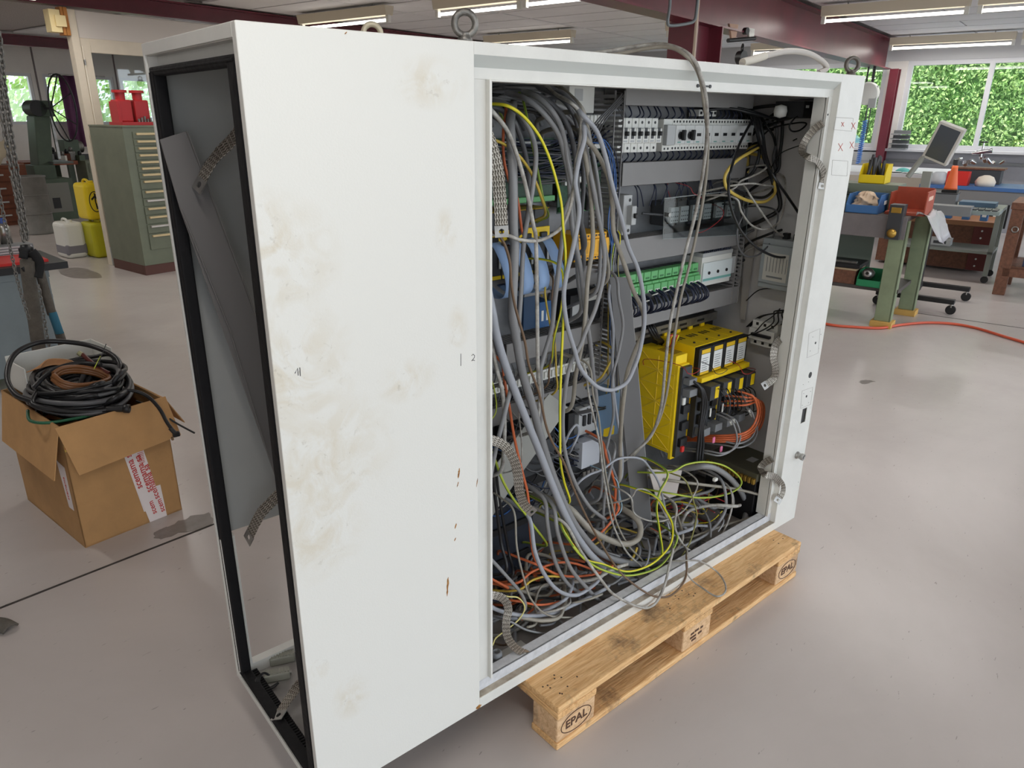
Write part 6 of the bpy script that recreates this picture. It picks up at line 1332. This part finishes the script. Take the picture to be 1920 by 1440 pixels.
for q in range(13):
    f = math.pi/2*q/12; row = []
    for k in range(31):
        t = 2*math.pi*(k % 30)/30; s = .78+.22*math.sin(3*t+4*f)*math.cos(5*f)+.13*math.sin(9*t-7*f)+.07*math.sin(17*t+11*f)
        row.append((.125*math.cos(t)*math.cos(f)*s, .105*math.sin(t)*math.cos(f)*s, .02+.14*math.sin(f)*(.75+.2*math.sin(4*t+6*f)*math.cos(f))))
    gr.append(row)
ob('rags', MB().sheet(gr), mat('rag_beige', (214,190,164), .9), rg)
bin_('yellow open storage bin holding dark tools on the rear of the bench', 'bin', 6.15, .42, 1.07, .2, .22, .15, CANY)
st_ = bt('equipment_case', 'grey green equipment case under the yellow bin on the bench', 'case', 6.15, .4, .872); part('case', mat('case_green_grey', (116,126,112), .5), st_, (-.15, .15, -.2, .25, 0, .195)); part('lid_seam', DGREY, st_, (-.1508, .0, -.2005, .2505, .12, .124), bevel=0)
dk = bt('tool_heap', 'dark metal tools sticking out of the yellow bin', 'tools', 6.15, .42, 1.08)
for i in range(7): ob('tool', MB().cyl((rnd.uniform(-.07, .07), rnd.uniform(-.07, .07), 0), (rnd.uniform(-.09, .09), rnd.uniform(-.08, .08), rnd.uniform(.14, .22)), .014, 8), DGREY, dk)
gp2 = bt('green_plants_clutter', 'dark cluttered tangle of hoses behind the cabinet post on the bench', 'hose', 5.95, .62, .872)
for i in range(6): ob('hose', MB().tube(spline([(rnd.uniform(-.1, .1), rnd.uniform(-.12, .12), .02+.03*i), (rnd.uniform(-.1, .1), rnd.uniform(-.15, .15), .06+.03*i), (rnd.uniform(-.1, .1), rnd.uniform(-.15, .15), .02+.03*i), (rnd.uniform(-.1, .1), rnd.uniform(-.12, .12), .08+.02*i)], 5), .012, 6), mat('dark_hose_green', (54,60,52), .6), gp2)
oc = bt('orange_cabinet', 'orange painted steel tool box standing open on the bench corner', 'tool box', 5.85, .05, .872)
part('side', ORANGE, oc, (-.16, .16, -.12, -.11, 0, .18)); part('back', ORANGE, oc, (.15, .16, -.11, .16, 0, .19)); part('base', ORANGE, oc, (-.16, .16, -.11, .16, 0, .02)); part('side', ORANGE, oc, (-.05, .16, .15, .16, 0, .16)); part('stripe_label', mat('orange_label', (226,190,170), .6), oc, (-.1, .08, -.1212, -.1195, .11, .14), bevel=0)
vs = bt('bench_vise', 'dark bench vise with brass jaws clamped to the bench corner', 'vise', 5.6, .1, .70); part('body', DGREY, vs, (-.06, .06, -.05, .05, 0, .26)); part('jaw', BRASS, vs, (-.07, -.055, -.035, .035, .2, .24)); ob('screw_knob', MB().lathe([(0, 0), (.03, .005), (.035, .03), (.012, .05), (0, .05)], (-.06, 0, .05), 12, (-1, 0, 0)), BRASS, vs)
# under the bench
gbn = bin_('green storage bin holding a chrome fitting on the lower bench shelf', 'bin', 5.72, .22, .302, .18, .22, .12, mat('bin_green', (36,130,84), .5))
cf = bt('chrome_flange', 'round white chrome flange sticking out of the green bin', 'fitting', 5.68, .24, .38); ob('flange', MB().lathe([(.012, 0), (.045, 0), (.045, .012), (.03, .014), (.03, .05), (.012, .05)], (-.02, 0, .02), 20, (-1, 0, .2)), STEEL, cf); ob('pipe', MB().cyl((-.02, 0, .02), (.1, .0, .0), .03, 14), STEEL, cf)
wbx = bt('wooden_crate', 'low brown wooden crate beside the green bin on the shelf', 'crate', 5.78, .48, .302); part('crate', BROWNW, wbx, (-.14, .14, -.15, .2, 0, .11)); part('rim', mat('crate_rim', (170,150,120), .6), wbx, (-.145, .145, -.155, .205, .11, .125))
bkb = bt('black_tray', 'black flat tray lying over the wooden crate', 'tray', 5.8, .45, .43); part('tray', BLACK, bkb, (-.16, .16, -.14, .2, 0, .03)); part('chrome_bar', STEEL, bkb, (-.1, -.06, -.1, .1, .03, .045))
# rolling stand with monitor
stn = bt('rolling_stand', 'black rolling stand on casters carrying the tilted monitor', 'stand', 6.72, -.05)
part('base_beam', BLACK, stn, (-.33, -.27, -.27, .35, .09, .13), bevel=.004); part('base_beam', BLACK, stn, (.33, .39, -.30, .35, .09, .13), bevel=.004); part('cross_beam', BLACK, stn, (-.3, .36, .08, .14, .09, .13)); part('post', BLACK, stn, (-.12, -.03, .04, .12, .13, .82)); part('control_box', MGREY, stn, (-.12, .05, -.22, .12, .80, .88)); part('grey_arm', mat('arm_grey', (140,142,136), .5), stn, (-.10, -.04, .13, .2, .88, 1.15)); part('keyboard_tray', mat('tray_green_grey', (128,140,138), .5), stn, (-.05, .25, -.42, -.2, .82, .85)); part('key_block', DGREY, stn, *[(-.03, .15, -.40+k*.05, -.36+k*.05, .85, .86) for k in range(4)])
for x, y in ((-.3, -.25), (-.3, .33), (.36, -.28), (.36, .33)): c_ = ob('caster', MB().cyl((x-.012, y, .04), (x+.012, y, .04), .04, 16), BLACK, stn); ob('fork', MB().cyl((x, y, .06), (x, y, .09), .014, 8), STEEL, c_)
mo = bt('monitor', 'grey framed flat monitor tilted on an arm before the hedge window', 'monitor', 6.55, .03, 1.38)
FRM = mat('monitor_frame', (196,194,188), .5); c = BW(6.55, .03, 1.38); Mm = Matrix.Translation((0, 0, 0)) @ Matrix.Rotation(math.radians(-8), 4, 'Z') @ Matrix.Rotation(math.radians(20), 4, 'X') @ Matrix.Rotation(math.radians(-10), 4, 'Y')
def mpart(nm, m, *bs, bevel=.003):
    mb = MB(); [mb.box(*b_) for b_ in bs]; mb.xf(Mm); return ob(nm, mb, m, mo, bevel=bevel)
mpart('shell', FRM, (-.005, .055, -.105, .105, -.155, .155)); sc_o = mpart('screen', mat('screen_dark', (74,80,88), .25), (-.0062, -.0048, -.085, .085, -.135, .135), bevel=0)
ob('arm', MB().tube([(.05, .05, -.02), (.06, .14, -.12), (.02, .22, -.28)], .022, 8), MATS['arm_grey'], mo); ob('hinge', MB().cyl((.05, .02, -.02), (.05, .09, -.02), .03, 12), FRM, mo)
# cart, chest, brown bench
gc = bt('cart', 'grey steel frame cart with blue trays on top behind the rolling stand', 'cart', 8.2, -.05); CGF = mat('cart_frame', (122,128,122), .5)
part('top', CGF, gc, (-.1, .4, -.33, .6, .71, .745)); part('shelf', CGF, gc, (-.1, .4, -.33, .6, .29, .32))
for x, y in ((-.1, -.33), (.355, -.33), (-.1, .55), (.355, .55)): part('leg', CGF, gc, (x, x+.045, y, y+.045, .07, .71)); ob('caster', MB().cyl((x+.01, y+.02, .035), (x+.035, y+.02, .035), .035, 12), BLACK, gc)
tb_ = bt('flat_tray', 'blue grey flat tray lying on the steel cart', 'tray', 8.25, -.05, .747); part('tray', mat('tray_blue_grey', (76,104,128), .5), tb_, (-.12, .12, -.26, .06, 0, .045))
for i in range(3): x_ = bt('blue_box', ('left', 'middle', 'right')[i]+' small blue box standing on the brown chest seen through the cart', 'box', 8.78, .16-.17*i, .552); part('box', BLUEB, x_, (-.05, .05, -.035, .035, 0, .12)); part('label', LABELW, x_, (-.0512, -.0498, -.02, .02, .04, .09), bevel=0)
sm = bt('small_device', 'small grey device lying on the lower shelf of the cart', 'device', 8.3, .12, .322); part('body', LGREY, sm, (-.08, .08, -.1, .1, 0, .07)); part('panel', DGREY, sm, (-.0812, -.0798, -.06, .06, .02, .05), bevel=0)
ch = bt('wooden_chest', 'large brown wooden chest with studded metal side behind the cart', 'chest', 9.06, .0); part('body', BROWNW, ch, (-.4, .2, -.30, .8, 0.03, .50)); part('lid', mat('chest_lid', (168,118,84), .6), ch, (-.42, .22, -.32, .82, .5, .55)); part('corner_plate', mat('chest_red', (100,40,36), .5), ch, (-.408, -.398, -.30, -.12, .03, .5)); part('metal_side', STEEL, ch, (-.4, .2, -.308, -.298, .05, .48))
for k in range(6): ob('stud', MB().cyl((-.41, -.2, .08+k*.075), (-.418, -.2, .08+k*.075), .01, 8), OFFW, ch)
bw = bt('wooden_bench', 'brown wooden bench with thick legs at the right edge', 'bench', 7.9, -1.05); part('top', BROWNW, bw, (-.33, .4, -.5, .57, .80, .86))
for x, y in ((-.32, .46), (-.32, -.45), (.3, .46), (.3, -.45)): part('leg', BROWNW, bw, (x, x+.09, y, y+.1, 0, .80))
part('stretcher', BROWNW, bw, (-.32, -.25, -.45, .52, .18, .26)); part('shelf', BROWNW, bw, (-.3, .35, -.45, .5, .26, .28)); ob('pull_ring', MB().torus((-.33, .5, .62), (1, 0, 0), .025, .006, 16, 6), STEEL, bw)
bd = bt('dark_crate', 'dark blue crate on the shelf of the brown wooden bench', 'crate', 7.75, -.85, .282); part('crate', mat('crate_navy', (46,58,84), .5), bd, (-.12, .12, -.1, .18, 0, .22)); part('rim', BLACK, bd, (-.125, .125, -.105, .185, .22, .235))
tbn = bt('blue_bench', 'long bench with blue edge below the window carrying fittings', 'workbench', 9.75, -.3); part('top', mat('bench_blue_edge', (64,104,160), .5), tbn, (-.4, .4, -1.2, .9, .82, .86)); part('front', MGREY, tbn, (-.39, -.37, -1.2, .9, .68, .82)); part('hanging_box', BLACK, tbn, (-.42, -.39, -.05, .18, .42, .68)); part('box_label', LABELW, tbn, (-.4215, -.42, .04, .09, .46, .6), bevel=0)
for x, y in ((-.36, -1.1), (-.36, .8), (.3, -1.1), (.3, .8)): part('leg', CGF, tbn, (x, x+.06, y, y+.06, 0, .68))
rb = bin_('red storage bin on the blue edged bench', 'bin', 9.5, .23, .862, .22, .2, .15, RED); part('front_face', RED, rb, (-.106, -.1, -.11, .11, 0, .15))
cfi = bt('chrome_machine', 'chrome pipe fittings and valve wheel assembly on the blue edged bench', 'fittings', 10.0, .2, .862); part('block', DGREY, cfi, (-.15, .15, -.35, .15, 0, .16)); part('shelf_board', BROWNW, cfi, (-.16, .16, -.38, .18, .16, .18))
CHR = mat('chrome', (222,224,228), .15, 1.)
for i in range(9): p = (rnd.uniform(-.08, .08), -.3+i*.05, .2+rnd.uniform(0, .1)); ob('fitting', MB().cyl(p, (p[0]-.05, p[1]+rnd.uniform(-.05, .05), p[2]+rnd.uniform(0, .06)), rnd.uniform(.015, .03), 12), CHR, cfi)
ob('stem', MB().cyl((-.05, -.1, .3), (-.05, -.1, .48), .01, 8), CHR, cfi); ob('valve_wheel', MB().torus((-.05, -.1, .47), (0, 0, 1), .04, .008, 18, 6), BLACK, cfi); ob('nozzle', MB().cyl((-.05, -.2, .38), (-.05, .0, .34), .03, 14, .02), CHR, cfi)
wp = bt('white_paper', 'sheets of white paper spread on the far bench behind the monitor', 'paper', 10.6, .95, .91)
for i in range(4): part('sheet', LABELW, wp, (-.15+i*.03, .15+i*.03, -.3+i*.2, -.12+i*.2, i*.004, i*.004+.003), bevel=0)
fb = bt('far_bench', 'long pale bench along the window wall', 'workbench', 11.4, 1.6); part('top', mat('pale_top', (206,206,210), .5), fb, (-1.0, .7, -1.3, 2.4, .86, .905)); part('front', mat('pale_front', (180,172,160), .6), fb, (-1.0, -.97, -1.3, 2.4, .74, .86))
for x, y in ((-.9, -1.2), (-.9, 2.3), (.6, -1.2), (.6, 2.3)): part('leg', MGREY, fb, (x, x+.06, y, y+.06, 0, .86))
tq = bt('teal_gloves', 'crumpled teal gloves lying on the far bench', 'gloves', 10.7, 1.05, .905); ob('gloves', MB().lathe([(0, 0), (.09, .0), (.1, .02), (.06, .05), (.02, .06), (0, .06)], (0, 0, 0), 9), mat('teal_cloth', (110,196,190), .8), tq)
cn = bt('spray_bottle', 'orange conical spray bottle with dark trigger on the bench', 'bottle', 8.2, .12, .90); ob('cone', MB().lathe([(0, 0), (.062, 0), (.06, .02), (.03, .20), (.028, .235), (0, .235)], (0, 0, 0), 20), mat('bottle_orange', (226,104,50), .5), cn); ob('trigger', MB().cbox((0, 0, .27), (.04, .05, .06)), DGREY, cn, bevel=.008); part('stand_foot', BLACK, cn, (-.06, .06, -.07, .07, -.03, .0))
std = bt('instrument_box', 'grey instrument box on the cart under the orange spray bottle', 'box', 8.2, .17, .746); part('case', MGREY, std, (-.09, .1, -.13, .15, 0, .11)); part('lid', DGREY, std, (-.095, .105, -.135, .155, .11, .123))
gy = bt('paper_bag', 'crumpled grey white bag beside the red bin', 'bag', 9.45, .42, .862); ob('bag', MB().lathe([(0, 0), (.09, .0), (.1, .06), (.08, .12), (.05, .14), (0, .14)], (0, 0, 0), 8), mat('bag_grey', (176,180,186), .7), gy)
wt_ = bt('white_rag', 'pale rag and tub right of the red bin', 'rag', 9.5, -.05, .862); ob('rag', MB().lathe([(0, 0), (.1, .0), (.11, .05), (.08, .1), (.03, .12), (0, .12)], (0, 0, 0), 7), mat('pale_rag', (222,212,198), .9), wt_)
stk = bt('paper_trays', 'stack of grey letter trays standing on the window sill beside the column', 'letter trays', 12.3, 1.45, 1.16)
for i in range(4): part('tray', MGREY, stk, (-.1, .1, -.1, .14, i*.07, i*.07+.012), (.09, .1, -.1, .14, i*.07, i*.07+.06))
bhh = bt('cable_reel', 'white drop-down cable reel hanging from the maroon beam before the left window', 'reel', 11.6, 1.86, 1.74)
ob('drum', MB().lathe([(0, -.05), (.14, -.05), (.16, -.03), (.16, .03), (.14, .05), (0, .05)], (0, .02, .2), 22, (1, 0, .15)), OFFW, bhh); part('bracket', LGREY, bhh, (-.04, .04, -.12, -.02, .0, .3)); ob('hang_bar', MB().cyl((0, -.03, .3), (0, -.03, .56), .012, 6), BLACK, bhh); ob('hang_bar', MB().cyl((0, .06, .34), (0, .06, .56), .012, 6), BLACK, bhh); ob('pull_cord', MB().cyl((0, -.06, .0), (0, -.06, -.45), .008, 6), DGREY, bhh)
bc = bt('blue_coil_hose', 'coiled blue air hose hanging down beside the right post of the cabinet', 'hose', 11.65, 1.86, .95)
ob('coil', MB().tube([(.03*math.cos(t*6.28*22), .03*math.sin(t*6.28*22), .62*t) for t in [k/300 for k in range(301)]], .008, 5), mat('hose_blue', (74,124,196), .4), bc); ob('feed_pipe', MB().cyl((0, 0, .62), (0, 0, 1.35), .01, 6), DGREY, bc)
wbx2 = bt('wall_box', 'pale grey electrical box on the wall under the sill', 'box', 12.42, 2.0, .85); part('case', LGREY, wbx2, (-.08, .08, -.22, .22, 0, .25)); part('lid_seam', MGREY, wbx2, (-.0812, -.0798, -.2, .2, .11, .115), bevel=0)
# trolley hoist on the maroon beam by the broad column
ht = thing('beam_trolley', 'small hoist trolley with round black pulley hanging from the maroon beam', 'hoist', Yp(1390, 90, 3.1))
def hp(u, v): return Yp(u, v, 3.1)
ob('bar', MB().cyl(hp(1365, 76), hp(1415, 72), .018, 10), BLACK, ht, world=True); ob('plate', MB().prism([hp(1368, 44), hp(1385, 46), hp(1380, 72), hp(1372, 72)], (0, .02, 0)), mat('bracket_rust', (186,150,128), .6), ht, world=True); ob('plate', MB().prism([hp(1404, 52), hp(1415, 54), hp(1414, 74), hp(1405, 74)], (0, .02, 0)), STEEL, ht, world=True); ob('wheel', MB().cyl(hp(1402, 58), hp(1402, 58)+Vector((0, .04, 0)), .03, 14), BLACK, ht, world=True)
ob('shackle', MB().torus(hp(1392, 90), (.7, -.7, 0), .03, .009, 18, 6), BLACK, ht, world=True); ob('pulley', MB().cyl(hp(1390, 108)+Vector((0, -.03, 0)), hp(1390, 108)+Vector((0, .03, 0)), .058, 22), BLACK, ht, world=True)
# orange hose on the floor
hp_ = [Zp(u, v, .012) for u, v in ((1480, 590), (1552, 608), (1600, 613), (1650, 615), (1690, 609), (1735, 605), (1785, 607), (1830, 615), (1880, 630), (1930, 645), (2000, 668))]
S = spline(hp_, 8); c = S[0].copy(); o = ob('floor_hose', MB().tube([p-c for p in S], .011, 8), mat('hose_orange', (206,88,60), .45)); o.location = c; tag(o, 'orange red hose snaking across the floor at right', 'hose')
# woven strap end on the floor at far left
sw = thing('strap_end', 'frayed grey strap end lying on the floor at the left edge', 'strap', Zp(12, 1172, .0)); S = [Zp(-20, 1168, .012), Zp(0, 1170, .014), Zp(20, 1180, .008)]
ribbon('strap', S, .05, SLG, sw, Vector((0, 0, 1)), .006)
